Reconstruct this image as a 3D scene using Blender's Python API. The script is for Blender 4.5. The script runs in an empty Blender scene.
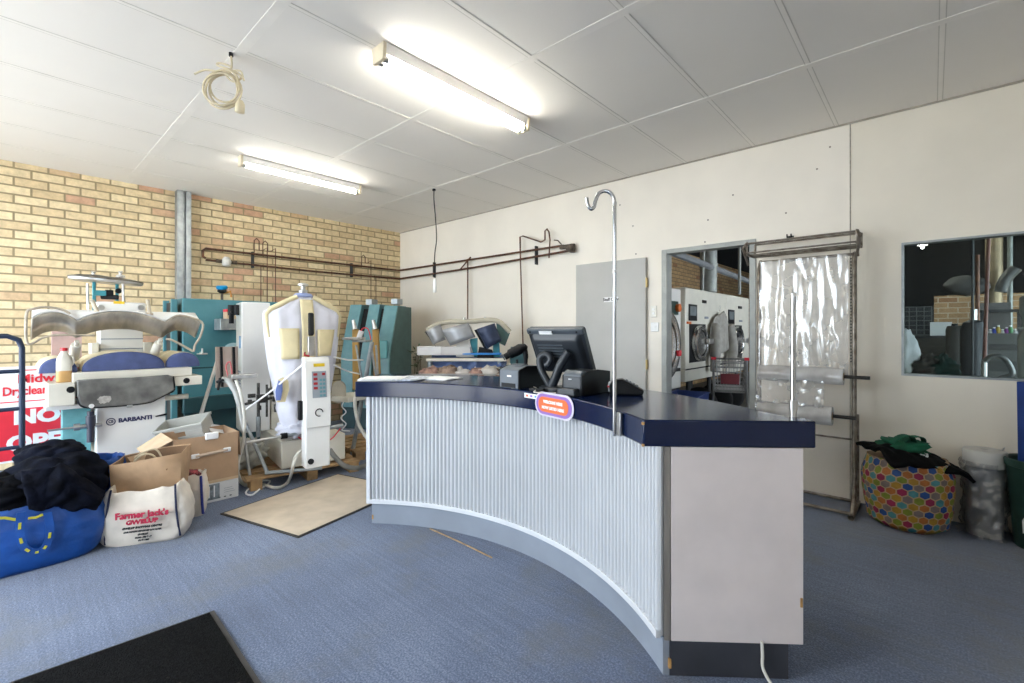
import bpy, bmesh, math, random
from mathutils import Vector, Matrix, noise, Euler
random.seed(7)
sc = bpy.context.scene
COL = sc.collection
PI = math.pi
H = 3.0                       # ceiling height
# ------------------------------------------------------------------ camera measurements (for placing points on planes)
CAM = Vector((6.65, -4.53, 1.347)); FPX = 464.0
AX = Vector((.741, -.6715)).normalized()
RIGHT = Vector((AX.x, -AX.y, 0)); FWD = Vector((AX.y, AX.x, 0))
def ray(x, y): return RIGHT*((x-512)/FPX) + FWD + Vector((0, 0, (331-y)/FPX))
def aX(x, y, X): r = ray(x, y); return CAM + r*((X-CAM.x)/r.x)
def aY(x, y, Y): r = ray(x, y); return CAM + r*((Y-CAM.y)/r.y)
def aZ(x, y, Z): r = ray(x, y); return CAM + r*((Z-CAM.z)/r.z)
def aD(x, y, D): return CAM + ray(x, y)*D
# ------------------------------------------------------------------ materials
MC = {}
def mat(name, col, rough=.6, metal=0., var=.08, scale=8., bump=0., bscale=60., col2=None, spec=.5, coat=0., alpha=1., sheen=0., stretch=None, contrast=(.35,.65)):
    if name in MC: return MC[name]
    m = bpy.data.materials.new(name); m.use_nodes = True; MC[name] = m
    nt = m.node_tree; N = nt.nodes; L = nt.links
    b = N['Principled BSDF']
    tc = N.new('ShaderNodeTexCoord'); src = tc.outputs['Object']
    if stretch:
        mp = N.new('ShaderNodeMapping'); mp.inputs['Scale'].default_value = stretch
        L.new(src, mp.inputs['Vector']); src = mp.outputs['Vector']
    n = N.new('ShaderNodeTexNoise'); n.inputs['Scale'].default_value = scale; n.inputs['Detail'].default_value = 6
    L.new(src, n.inputs['Vector'])
    r = N.new('ShaderNodeValToRGB')
    c = Vector(col[:3]); d = Vector(col2[:3]) if col2 else c*(1-var*2.2)
    r.color_ramp.elements[0].color = (*d, 1); r.color_ramp.elements[1].color = (*c, 1)
    r.color_ramp.elements[0].position = contrast[0]; r.color_ramp.elements[1].position = contrast[1]
    L.new(n.outputs['Fac'], r.inputs['Fac']); L.new(r.outputs['Color'], b.inputs['Base Color'])
    b.inputs['Roughness'].default_value = rough; b.inputs['Metallic'].default_value = metal
    b.inputs['Specular IOR Level'].default_value = spec
    if coat: b.inputs['Coat Weight'].default_value = coat
    if sheen: b.inputs['Sheen Weight'].default_value = sheen
    if alpha < 1: b.inputs['Alpha'].default_value = alpha
    if bump:
        n2 = N.new('ShaderNodeTexNoise'); n2.inputs['Scale'].default_value = bscale; n2.inputs['Detail'].default_value = 4
        L.new(src, n2.inputs['Vector'])
        bp = N.new('ShaderNodeBump'); bp.inputs['Strength'].default_value = bump; bp.inputs['Distance'].default_value = .01
        L.new(n2.outputs['Fac'], bp.inputs['Height']); L.new(bp.outputs['Normal'], b.inputs['Normal'])
    return m
def emit(name, col, s):
    m = bpy.data.materials.new(name); m.use_nodes = True
    b = m.node_tree.nodes['Principled BSDF']
    b.inputs['Base Color'].default_value = (*col, 1); b.inputs['Emission Color'].default_value = (*col, 1); b.inputs['Emission Strength'].default_value = s
    MC[name] = m; return m
def brick_mat(name, axis, c1, c2, mortar, odd, scale=1.0):
    m = bpy.data.materials.new(name); m.use_nodes = True; MC[name] = m
    nt = m.node_tree; N = nt.nodes; L = nt.links; b = N['Principled BSDF']
    tc = N.new('ShaderNodeTexCoord'); sp = N.new('ShaderNodeSeparateXYZ'); cb = N.new('ShaderNodeCombineXYZ')
    L.new(tc.outputs['Object'], sp.inputs[0]); L.new(sp.outputs[axis], cb.inputs['X']); L.new(sp.outputs['Z'], cb.inputs['Y'])
    def bt(a, bb, mo):
        t = N.new('ShaderNodeTexBrick'); t.offset = .5; t.squash = 1
        t.inputs['Scale'].default_value = 1; t.inputs['Brick Width'].default_value = .24; t.inputs['Row Height'].default_value = .0865
        t.inputs['Mortar Size'].default_value = .0085; t.inputs['Mortar Smooth'].default_value = .15; t.inputs['Bias'].default_value = 0
        t.inputs['Color1'].default_value = (*a, 1); t.inputs['Color2'].default_value = (*bb, 1); t.inputs['Mortar'].default_value = (*mo, 1)
        L.new(cb.outputs[0], t.inputs['Vector']); return t
    t1 = bt((0,0,0), (1,1,1), (0,0,0))
    rp = N.new('ShaderNodeValToRGB'); e = rp.color_ramp.elements
    e[0].position = 0; e[0].color = (*odd, 1); e[1].position = 1; e[1].color = (*c1, 1)
    x = e.new(.06); x.color = (*odd, 1); x = e.new(.13); x.color = (*c2, 1); x = e.new(.5); x.color = (*((Vector(c1)+Vector(c2))/2), 1)
    L.new(t1.outputs['Color'], rp.inputs['Fac'])
    no = N.new('ShaderNodeTexNoise'); no.inputs['Scale'].default_value = 14; no.inputs['Detail'].default_value = 8; no.inputs['Roughness'].default_value = .7
    L.new(tc.outputs['Object'], no.inputs['Vector'])
    mr = N.new('ShaderNodeMapRange'); mr.inputs['From Min'].default_value = .3; mr.inputs['From Max'].default_value = .7; mr.inputs['To Min'].default_value = .72; mr.inputs['To Max'].default_value = 1.08
    L.new(no.outputs['Fac'], mr.inputs['Value'])
    mu = N.new('ShaderNodeMix'); mu.data_type = 'RGBA'; mu.blend_type = 'MULTIPLY'; mu.inputs['Factor'].default_value = 1
    L.new(rp.outputs['Color'], mu.inputs['A']); L.new(mr.outputs['Result'], mu.inputs['B'])
    mx = N.new('ShaderNodeMix'); mx.data_type = 'RGBA'
    L.new(t1.outputs['Fac'], mx.inputs['Factor']); L.new(mu.outputs['Result'], mx.inputs['A']); mx.inputs['B'].default_value = (*mortar, 1)
    L.new(mx.outputs['Result'], b.inputs['Base Color']); b.inputs['Roughness'].default_value = .9; b.inputs['Specular IOR Level'].default_value = .2
    inv = N.new('ShaderNodeMath'); inv.operation = 'SUBTRACT'; inv.inputs[0].default_value = 1; L.new(t1.outputs['Fac'], inv.inputs[1])
    ad = N.new('ShaderNodeMath'); ad.operation = 'MULTIPLY_ADD'; ad.inputs[1].default_value = .25; L.new(no.outputs['Fac'], ad.inputs[0]); L.new(inv.outputs[0], ad.inputs[2])
    bp = N.new('ShaderNodeBump'); bp.inputs['Strength'].default_value = .9; bp.inputs['Distance'].default_value = .008
    L.new(ad.outputs[0], bp.inputs['Height']); L.new(bp.outputs['Normal'], b.inputs['Normal'])
    return m
def carpet_mat():
    m = bpy.data.materials.new('carpet'); m.use_nodes = True; MC['carpet'] = m
    nt = m.node_tree; N = nt.nodes; L = nt.links; b = N['Principled BSDF']
    tc = N.new('ShaderNodeTexCoord')
    def noi(scale, rot=0, st=(1,1,1), det=6):
        mp = N.new('ShaderNodeMapping'); mp.inputs['Scale'].default_value = st; mp.inputs['Rotation'].default_value = (0,0,rot)
        L.new(tc.outputs['Object'], mp.inputs['Vector'])
        n = N.new('ShaderNodeTexNoise'); n.inputs['Scale'].default_value = scale; n.inputs['Detail'].default_value = det; n.inputs['Roughness'].default_value = .65
        L.new(mp.outputs['Vector'], n.inputs['Vector']); return n.outputs['Fac']
    f = noi(120, 0, (1,1,1), 4); s = noi(3, 0, (.5, 15, 1), 6); s2 = noi(5, 0, (26, .8, 1), 3); big = noi(1.1)
    def ma(op, a, b_, c=None):
        k = N.new('ShaderNodeMath'); k.operation = op
        for i, v in enumerate((a, b_, c)):
            if v is None: continue
            if isinstance(v, (int, float)): k.inputs[i].default_value = v
            else: L.new(v, k.inputs[i])
        return k.outputs[0]
    t = ma('MULTIPLY', f, .66); t = ma('MULTIPLY_ADD', s, .20, t); t = ma('MULTIPLY_ADD', s2, .06, t); t = ma('MULTIPLY_ADD', big, .26, t)
    r = N.new('ShaderNodeValToRGB'); e = r.color_ramp.elements
    e[0].position = .42; e[0].color = (.016, .027, .060, 1); e[1].position = .74; e[1].color = (.18, .225, .33, 1)
    x = e.new(.58); x.color = (.058, .090, .172, 1)
    L.new(t, r.inputs['Fac'])
    wf = N.new('ShaderNodeMapRange'); wf.inputs['From Min'].default_value = .5; wf.inputs['From Max'].default_value = .68; wf.inputs['To Max'].default_value = .65; L.new(noi(1.7, .6), wf.inputs['Value'])
    mx = N.new('ShaderNodeMix'); mx.data_type = 'RGBA'; L.new(wf.outputs['Result'], mx.inputs['Factor']); L.new(r.outputs['Color'], mx.inputs['A']); mx.inputs['B'].default_value = (.085, .09, .095, 1)
    L.new(mx.outputs['Result'], b.inputs['Base Color']); b.inputs['Roughness'].default_value = .95; b.inputs['Specular IOR Level'].default_value = .15; b.inputs['Sheen Weight'].default_value = .3; b.inputs['Sheen Roughness'].default_value = .6
    bp = N.new('ShaderNodeBump'); bp.inputs['Strength'].default_value = .7; bp.inputs['Distance'].default_value = .006
    L.new(f, bp.inputs['Height']); L.new(bp.outputs['Normal'], b.inputs['Normal'])
    return m
def film_mat(name, op=.35, rough=.18, col=(.9,.92,.93), gl_k=.55, gl_0=.04):
    m = bpy.data.materials.new(name); m.use_nodes = True; MC[name] = m
    nt = m.node_tree; N = nt.nodes; L = nt.links; N.remove(N['Principled BSDF'])
    out = N['Material Output']
    tr = N.new('ShaderNodeBsdfTransparent'); gl = N.new('ShaderNodeBsdfGlossy'); gl.inputs['Roughness'].default_value = rough
    df = N.new('ShaderNodeBsdfDiffuse'); df.inputs['Color'].default_value = (*col, 1)
    tl = N.new('ShaderNodeBsdfTranslucent'); tl.inputs['Color'].default_value = (*col, 1)
    a1 = N.new('ShaderNodeMixShader'); a1.inputs[0].default_value = .45; L.new(df.outputs[0], a1.inputs[1]); L.new(tl.outputs[0], a1.inputs[2])
    no = N.new('ShaderNodeTexNoise'); no.inputs['Scale'].default_value = 5; no.inputs['Detail'].default_value = 5
    tc = N.new('ShaderNodeTexCoord'); L.new(tc.outputs['Object'], no.inputs['Vector'])
    mr = N.new('ShaderNodeMapRange'); mr.inputs['From Min'].default_value = .3; mr.inputs['From Max'].default_value = .7; mr.inputs['To Min'].default_value = op*.6; mr.inputs['To Max'].default_value = min(1, op*1.4); L.new(no.outputs['Fac'], mr.inputs['Value'])
    a2 = N.new('ShaderNodeMixShader'); L.new(mr.outputs[0], a2.inputs[0]); L.new(tr.outputs[0], a2.inputs[1]); L.new(a1.outputs[0], a2.inputs[2])
    fr = N.new('ShaderNodeFresnel'); fr.inputs['IOR'].default_value = 1.5
    k = N.new('ShaderNodeMath'); k.operation = 'MULTIPLY_ADD'; k.inputs[1].default_value = gl_k; k.inputs[2].default_value = gl_0; L.new(fr.outputs[0], k.inputs[0])
    a3 = N.new('ShaderNodeMixShader'); L.new(k.outputs[0], a3.inputs[0]); L.new(a2.outputs[0], a3.inputs[1]); L.new(gl.outputs[0], a3.inputs[2])
    L.new(a3.outputs[0], out.inputs['Surface']); return m
def glass_mat(name):
    m = bpy.data.materials.new(name); m.use_nodes = True; MC[name] = m
    nt = m.node_tree; N = nt.nodes; L = nt.links; N.remove(N['Principled BSDF']); out = N['Material Output']
    tr = N.new('ShaderNodeBsdfTransparent'); tr.inputs['Color'].default_value = (.72, .78, .77, 1)
    gl = N.new('ShaderNodeBsdfGlossy'); gl.inputs['Roughness'].default_value = .01
    no = N.new('ShaderNodeTexNoise'); no.inputs['Scale'].default_value = 2; mr = N.new('ShaderNodeMapRange'); mr.inputs['To Min'].default_value = .3; mr.inputs['To Max'].default_value = .4
    L.new(no.outputs['Fac'], mr.inputs['Value']); L.new(mr.outputs[0], gl.inputs['Color'])
    fr = N.new('ShaderNodeFresnel'); fr.inputs['IOR'].default_value = 1.45
    mx = N.new('ShaderNodeMixShader'); L.new(fr.outputs[0], mx.inputs[0]); L.new(tr.outputs[0], mx.inputs[1]); L.new(gl.outputs[0], mx.inputs[2])
    L.new(mx.outputs[0], out.inputs['Surface']); return m
# ------------------------------------------------------------------ mesh builder
class B:
    def __init__(s, M=None): s.bm = bmesh.new(); s.M = M
    def _v(s, p):
        p = Vector(p); return s.bm.verts.new(s.M @ p if s.M else p)
    def _f(s, vs, mi=0):
        try: f = s.bm.faces.new(vs); f.material_index = mi; return f
        except ValueError: return None
    def box(s, c, d, rz=0, mi=0, rot=None):
        R = (rot.to_matrix() if rot else Matrix.Rotation(rz, 3, 'Z')); c = Vector(c); h = Vector(d)/2
        v = [s._v(c + R @ Vector((x*h.x, y*h.y, z*h.z))) for x in (-1,1) for y in (-1,1) for z in (-1,1)]
        for q in ((0,1,3,2),(4,6,7,5),(0,4,5,1),(2,3,7,6),(0,2,6,4),(1,5,7,3)): s._f([v[i] for i in q], mi)
        return s
    def bx(s, a, b, mi=0):
        a = Vector(a); b = Vector(b); return s.box((a+b)/2, [abs(x) for x in (b-a)], mi=mi)
    def prism(s, poly, ext, mi=0):          # 3-D polygon pushed along ext
        ext = Vector(ext); a = [s._v(p) for p in poly]; b = [s._v(Vector(p)+ext) for p in poly]; n = len(a)
        s._f(a[::-1], mi); s._f(b, mi)
        for i in range(n): s._f([a[i], a[(i+1)%n], b[(i+1)%n], b[i]], mi)
        return s
    def loft(s, rings, mi=0, closed=True, caps=True):
        R = [[s._v(p) for p in r] for r in rings]
        for a, b in zip(R, R[1:]):
            n = len(a)
            for i in range(n if closed else n-1): s._f([a[i], a[(i+1)%n], b[(i+1)%n], b[i]], mi)
        if caps and closed: s._f(R[0][::-1], mi); s._f(R[-1], mi)
        return s
    def tube(s, pts, r, seg=8, mi=0, smooth=0, closed=False):
        P = [Vector(p) for p in pts]
        if smooth: P = spline(P, smooth, closed)
        rr = r if isinstance(r, (list, tuple)) else [r]*len(P)
        if len(rr) != len(P): rr = [rr[min(len(rr)-1, int(i*len(rr)/len(P)))] for i in range(len(P))]
        rings = []; up = None; n = len(P)
        for i, p in enumerate(P):
            a = P[(i-1)%n] if (closed or i) else p; b = P[(i+1)%n] if (closed or i < n-1) else p
            t = (b-a).normalized() if (b-a).length > 1e-9 else Vector((0,0,1))
            if up is None: up = t.orthogonal().normalized()
            up = (up - t*up.dot(t)); up = up.normalized() if up.length > 1e-6 else t.orthogonal().normalized()
            w = t.cross(up)
            # mitre at corners
            k = 1.0
            if 0 < i < n-1 or closed:
                d1 = (p-a).normalized(); d2 = (b-p).normalized(); cs = max(.5, math.sqrt(max(0, (1+d1.dot(d2))/2))); k = 1/cs
            rings.append([p + (up*math.cos(2*PI*j/seg) + w*math.sin(2*PI*j/seg))*rr[i]*min(k, 1.25) for j in range(seg)])
        if closed: rings.append(rings[0]); return s.loft(rings, mi, True, False)
        return s.loft(rings, mi)
    def cyl(s, a, b, r, r2=None, seg=16, mi=0):
        a = Vector(a); b = Vector(b); t = (b-a).normalized(); u = t.orthogonal().normalized(); w = t.cross(u); r2 = r if r2 is None else r2
        return s.loft([[p + (u*math.cos(2*PI*j/seg)+w*math.sin(2*PI*j/seg))*q for j in range(seg)] for p, q in ((a, r), (b, r2))], mi)
    def lathe(s, prof, o=(0,0,0), axis=(0,0,1), seg=24, mi=0, caps=True):
        t = Vector(axis).normalized(); u = t.orthogonal().normalized(); w = t.cross(u); o = Vector(o)
        return s.loft([[o + t*z + (u*math.cos(2*PI*j/seg)+w*math.sin(2*PI*j/seg))*r for j in range(seg)] for r, z in prof], mi, True, caps)
    def grid(s, fn, nu, nv, mi=0, thick=None):
        g = [[s._v(fn(i/nu, j/nv)) for j in range(nv+1)] for i in range(nu+1)]
        for i in range(nu):
            for j in range(nv): s._f([g[i][j], g[i+1][j], g[i+1][j+1], g[i][j+1]], mi)
        return s
    def blob(s, c, d, amp=.1, freq=3., seed=0, nu=28, nv=16, flat=0., rz=0, fold=0.):
        c = Vector(c); R = Matrix.Rotation(rz, 3, 'Z'); o = Vector((seed*7.1, seed*3.3, seed*1.7))
        def f(u, v):
            a = u*2*PI; b = (v-.5)*PI
            n = Vector((math.cos(a)*math.cos(b), math.sin(a)*math.cos(b), math.sin(b)))
            k = 1 + amp*noise.noise(n*freq+o)*1.6 + amp*.6*noise.noise(n*freq*2.3+o)
            if fold: k += fold*(abs(noise.noise(n*freq*1.6+o*2))*2-.4)
            p = Vector((n.x*d[0], n.y*d[1], n.z*d[2]))*k/2
            if flat and p.z < -d[2]*flat: p.z = -d[2]*flat
            return c + R @ p
        rings = [[f(i/nu, max(.003, min(.997, j/nv))) for i in range(nu)] for j in range(nv+1)]
        return s.loft(rings)
    def build(s, name, m, parent=None, loc=None, bevel=0., smooth=True, sub=0, solid=0., kind=None, label=None, angle=38, recalc=True):
        bm = s.bm
        if recalc: bmesh.ops.recalc_face_normals(bm, faces=bm.faces)
        if parent is not None: T = root_matrix(parent).inverted()
        elif loc is not None: T = Matrix.Translation(-Vector(loc))
        else: T = Matrix()
        bm.transform(T)
        if smooth:
            for f in bm.faces: f.smooth = True
            for e in bm.edges:
                if len(e.link_faces) == 2 and e.calc_face_angle(0) > math.radians(angle): e.smooth = False
        me = bpy.data.meshes.new(name); bm.to_mesh(me); bm.free()
        for k in (m if isinstance(m, (list, tuple)) else [m]): me.materials.append(k)
        o = bpy.data.objects.new(name, me); COL.objects.link(o)
        if parent is not None: o.parent = parent
        elif loc is not None: o.location = loc
        if solid:
            q = o.modifiers.new('solid', 'SOLIDIFY'); q.thickness = solid; q.offset = 0
        if sub:
            q = o.modifiers.new('sub', 'SUBSURF'); q.levels = sub; q.render_levels = sub
        if bevel:
            q = o.modifiers.new('bevel', 'BEVEL'); q.width = bevel; q.segments = 2; q.limit_method = 'ANGLE'; q.angle_limit = .6
        if kind: o['kind'] = kind
        if label: o['label'] = label
        return o
def root_matrix(o):
    while o.parent: o = o.parent
    return Matrix.LocRotScale(o.location, o.rotation_euler, None)
def spline(P, k, closed=False):
    out = []; n = len(P)
    for i in range(n if closed else n-1):
        p0 = P[(i-1)%n] if closed or i else P[0]*2-P[1]; p1 = P[i]; p2 = P[(i+1)%n]; p3 = P[(i+2)%n] if closed or i < n-2 else P[-1]*2-P[-2]
        for j in range(k):
            t = j/k
            out.append(.5*((2*p1)+(p2-p0)*t+(2*p0-5*p1+4*p2-p3)*t*t+(3*p1-p0-3*p2+p3)*t**3))
    if not closed: out.append(P[-1])
    return out
def thing(name, label, cat, loc, rz=0, group=None):
    o = bpy.data.objects.new(name, None); COL.objects.link(o); o.empty_display_size = .1
    o.location = loc; o.rotation_euler = (0, 0, rz); o['label'] = label; o['category'] = cat
    if group: o['group'] = group
    return o
def tag(o, label, cat, group=None):
    o['label'] = label; o['category'] = cat
    if group: o['group'] = group
    return o
def struct(o): o['kind'] = 'structure'; return o
def dup(root, dloc=None, loc=None, label=None, rz=None):
    r = root.copy(); COL.objects.link(r)
    if loc is not None: r.location = loc
    if rz is not None: r.rotation_euler = (0, 0, rz)
    if label: r['label'] = label
    for ch in list(root.children):
        c = ch.copy(); COL.objects.link(c); c.parent = r
        for g in list(ch.children):
            d = g.copy(); COL.objects.link(d); d.parent = c
    return r
def text(name, s, size, o, right, up, m, parent, align='CENTER', bold=0., sx=1., ext=.0008, label=None, spacing=1.0, loc=None, shear=0):
    cu = bpy.data.curves.new(name, 'FONT'); cu.body = s; cu.size = size; cu.align_x = align; cu.align_y = 'CENTER'; cu.offset = bold; cu.extrude = ext
    cu.space_character = spacing; cu.resolution_u = 3; cu.shear = shear
    t = bpy.data.objects.new(name, cu); COL.objects.link(t); bpy.context.view_layer.update()
    dg = bpy.context.evaluated_depsgraph_get()
    me = bpy.data.meshes.new_from_object(t.evaluated_get(dg)); bpy.data.objects.remove(t); bpy.data.curves.remove(cu)
    r = Vector(right).normalized(); u = Vector(up).normalized(); n = r.cross(u)
    M = Matrix((( r.x*sx, u.x, n.x, o[0]), (r.y*sx, u.y, n.y, o[1]), (r.z*sx, u.z, n.z, o[2]), (0,0,0,1)))
    if parent is not None: M = root_matrix(parent).inverted() @ M
    me.transform(M); me.materials.clear(); me.materials.append(m)
    q = bpy.data.objects.new(name, me); COL.objects.link(q)
    if parent is not None: q.parent = parent
    if label: q['label'] = label
    return q
X_, Y_, Z_ = Vector((1,0,0)), Vector((0,1,0)), Vector((0,0,1))
# ================================================================== MATERIAL LIBRARY
white_wall = mat('cream_wall_paint', (.87,.815,.725), .7, var=.025, scale=2.2, bump=.05, bscale=25)
grey_wall = mat('greyed_cream_paint', (.82,.765,.66), .7, var=.03, scale=2, bump=.05, bscale=25)
ceil_m = mat('ceiling_panel_paint', (.86,.825,.775), .75, var=.012, scale=1.4)
batten_m = mat('batten_paint', (.89,.855,.80), .6, var=.02)
joint_m = mat('joint_paint', (.66,.63,.58), .8, var=.05)  # darker tone of the narrow ceiling joints
brick = brick_mat('cream_brick', 'Y', (.84,.70,.45), (.68,.52,.31), (.33,.26,.155), (.62,.38,.25))
brick_x = brick_mat('tan_brick', 'X', (.50,.31,.17), (.42,.25,.13), (.55,.45,.34), (.36,.19,.10))
brick_d = brick_mat('workshop_brick', 'Y', (.62,.42,.22), (.5,.33,.17), (.22,.17,.11), (.42,.22,.12))
carpet = carpet_mat()
galv = mat('galvanised_steel', (.40,.43,.44), .45, .65, var=.12, scale=14)
steel = mat('brushed_steel', (.62,.61,.59), .3, .9, var=.1, scale=20)
chrome = mat('chrome', (.50,.51,.53), .13, 1., var=.03)
darkmetal = mat('dark_workshop_metal', (.05,.052,.055), .6, .3, var=.2)
blackm = mat('black_plastic', (.006,.0065,.008), .5, var=.15, spec=.25)
rubber = mat('black_rubber', (.007,.007,.008), .8, var=.2)
navy = mat('navy_laminate', (.0035,.011,.048), .15, var=.08, scale=5, spec=.38)
plinth_m = mat('grey_blue_plinth_paint', (.27,.30,.35), .55, var=.05, scale=5)
plinth_d = mat('dark_plinth_end', (.045,.047,.058), .55, var=.15, scale=5)
corr_m = mat('white_corrugated_steel', (.70,.715,.735), .35, .15, var=.03, scale=3)
trim_w = mat('white_trim_paint', (.68,.69,.71), .45, var=.03)
panel_m = mat('pale_end_laminate', (.78,.70,.68), .5, var=.035, scale=6)
wood_edge = mat('weathered_wood_edge', (.26,.235,.21), .8, var=.2, scale=20, stretch=(1,1,.1))
raw_wood = mat('chipped_raw_wood', (.55,.30,.10), .8, var=.2, scale=30)
white_p = mat('white_machine_enamel', (.80,.79,.76), .35, var=.03, scale=4, coat=.2)
ivory = mat('ivory_machine_enamel', (.74,.70,.60), .4, var=.06, scale=5)
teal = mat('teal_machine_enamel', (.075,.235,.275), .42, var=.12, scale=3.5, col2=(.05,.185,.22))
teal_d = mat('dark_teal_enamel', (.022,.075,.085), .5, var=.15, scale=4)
copper = mat('rusty_copper_pipe', (.17,.075,.042), .5, .5, var=.3, scale=16, col2=(.07,.035,.025))
green_d = mat('dark_green_grey_enamel', (.06,.13,.125), .5, var=.1)
# ================================================================== CAMERA, WORLD
cam = bpy.data.cameras.new('camera'); co = bpy.data.objects.new('camera', cam); COL.objects.link(co)
co.location = CAM; yaw = math.atan2(FWD.y, FWD.x) - PI/2; co.rotation_euler = (PI/2, 0, yaw)
cam.sensor_width = 36; cam.lens = 36*FPX/1024; cam.shift_y = -10.5/1024; cam.clip_start = .05
sc.camera = co
w = bpy.data.worlds.new('sky'); sc.world = w; w.use_nodes = True
wn = w.node_tree; bg = wn.nodes['Background']
sky = wn.nodes.new('ShaderNodeTexSky'); sky.sky_type = 'HOSEK_WILKIE'; sky.turbidity = 4; sky.ground_albedo = .4; sky.sun_direction = Vector((.3, .5, .8)).normalized()
mixn = wn.nodes.new('ShaderNodeMix'); mixn.data_type = 'RGBA'; mixn.inputs['Factor'].default_value = .88
mixn.inputs['B'].default_value = (.80, .90, 1.0, 1); wn.links.new(sky.outputs[0], mixn.inputs['A']); wn.links.new(mixn.outputs['Result'], bg.inputs['Color'])
bg.inputs['Strength'].default_value = 4.8
sc.view_settings.view_transform = 'Standard'; sc.view_settings.look = 'None'; sc.view_settings.gamma = 1; sc.view_settings.use_curve_mapping = False
sc.view_settings.exposure = 1.5
try:
    sc.cycles.use_denoising = True; sc.cycles.max_bounces = 10; sc.cycles.diffuse_bounces = 6; sc.cycles.transparent_max_bounces = 16
    sc.cycles.sample_clamp_indirect = 6; sc.cycles.caustics_reflective = False; sc.cycles.caustics_refractive = False
except Exception: pass
def portal(loc, rot, sx, sy):
    l = bpy.data.lights.new('daylight_portal', 'AREA'); l.shape = 'RECTANGLE'; l.size = sx; l.size_y = sy; l.cycles.is_portal = True
    o = bpy.data.objects.new('daylight_portal', l); COL.objects.link(o); o.location = loc; o.rotation_euler = rot
# ================================================================== ROOM SHELL
XR, YF = 8.6, -6.4
def wall_with_holes(name, m, axis, at_, th, a0, a1, z0, z1, holes):
    b = B()
    def bx(u0, u1, q0, q1):
        if u1-u0 < 1e-4 or q1-q0 < 1e-4: return
        if axis == 'X': b.bx((u0, at_, q0), (u1, at_+th, q1))
        else: b.bx((at_, u0, q0), (at_+th, u1, q1))
    u = a0
    for (h0, h1, q0, q1) in sorted(holes):
        bx(u, h0, z0, z1); bx(h0, h1, z0, q0); bx(h0, h1, q1, z1); u = h1
    bx(u, a1, z0, z1)
    return struct(b.build(name, m, smooth=False))
struct(B().bx((-.12, YF-.1, -.1), (XR+.1, .12, 0)).build('floor', carpet, smooth=False))
struct(B().bx((-.12, YF-.1, -0.002), (0, .12, 3.3)).build('wall_left', brick, smooth=False))
DX0, DX1, DZ = 4.632, 5.46, 2.14
WX0, WX1, WZ0, WZ1 = 6.478, 7.75, 1.015, 2.005
wb = wall_with_holes('wall_back', white_wall, 'X', 0, .1, 0, 6.165, 0, 3.3, [(DX0, DX1, 0, DZ)])
wall_with_holes('wall_back_right', grey_wall, 'X', .002, .098, 6.168, XR+.1, 0, 3.3, [(WX0, WX1, WZ0, WZ1)])
wall_with_holes('wall_right', white_wall, 'Y', XR, .1, YF-.1, 0, 0, 3.3, [(-6.1, -4.9, 1.7, 2.7)])
b = B()
for y in (-6.07, -5.5, -4.93): b.bx((XR+.03, y-.025, 1.7), (XR+.08, y+.025, 2.7))
for z in (1.725, 2.675): b.bx((XR+.03, -6.1, z-.025), (XR+.08, -4.9, z+.025))
struct(b.build('added_window', galv, smooth=False)); portal((XR+.005, -5.5, 2.2), (0, PI/2, 0), 1.0, 1.2)  # added unseen window, brightens the right wall, ceiling and counter end
struct(B().bx((XR+.1, YF-.1, -.16), (16, -2, -.06)).build('pavement_side', mat('concrete_paving', (.62,.59,.54), .9, var=.08, scale=3), smooth=False))
wall_with_holes('wall_front', white_wall, 'X', YF-.1, .1, -.12, XR+.1, 0, 3.3, [(.35, 2.55, .08, 2.75), (2.65, 4.7, .08, 2.75)])
b = B()
for x0, x1 in ((.35,2.55),(2.65,4.7)):
    for xx in (x0+.03, x1-.03, (x0+x1)/2): b.bx((xx-.025, YF-.08, .08), (xx+.025, YF-.02, 2.75))
    for zz in (.11, 2.1, 2.72): b.bx((x0, YF-.08, zz-.025), (x1, YF-.02, zz+.025))
struct(b.build('window_1', galv, smooth=False))
for x0, x1 in ((.35,2.55),(2.65,4.7)): portal(((x0+x1)/2, YF-.01, 1.41), (PI/2, 0, 0), x1-x0, 2.65)
struct(B().bx((-6, -16, -.16), (16, YF-.1, -.06)).build('pavement', mat('concrete_paving', (.62,.59,.54), .9, var=.08, scale=3), smooth=False))
sl = bpy.data.lights.new('sun', 'SUN'); sl.energy = 6; sl.angle = .01; sl.color = (1, .95, .86); so = bpy.data.objects.new('sun', sl); COL.objects.link(so)
so.rotation_euler = Vector((-.18, .50, .85)).to_track_quat('Z', 'Y').to_euler()
ce = struct(B().bx((-.12, YF-.1, H), (XR+.1, .1, H+.1)).build('ceiling', ceil_m, smooth=False))
# cover battens (wide, along X) and narrow joints (along Y)
for yy in (-1.15, -2.36, -3.575, -4.79, -6.0):
    o = B().bx((.0, yy-.028, H-.0026), (XR, yy+.028, H)).build('batten', batten_m, ce)
for k in range(14):
    xx = .57+.612*k
    o = B().bx((xx-.011, YF, H-.002), (xx+.011, 0, H)).build('batten', batten_m, ce)
    o = B().bx((xx-.016, YF, H-.0015), (xx+.016, 0, H)).build('joint', joint_m, ce)
struct(B().bx((0, -.012, H-.012), (XR, 0, H)).build('trim_1', mat('dark_joint', (.42,.38,.32), .9, var=.1), smooth=False))  # thin dark strip along the joint of wall and ceiling
struct(B().bx((6.1635, -.003, .0), (6.1695, .001, H)).build('trim_2', mat('panel_seam', (.42,.38,.32), .9, var=.2, scale=30), smooth=False))
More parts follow.
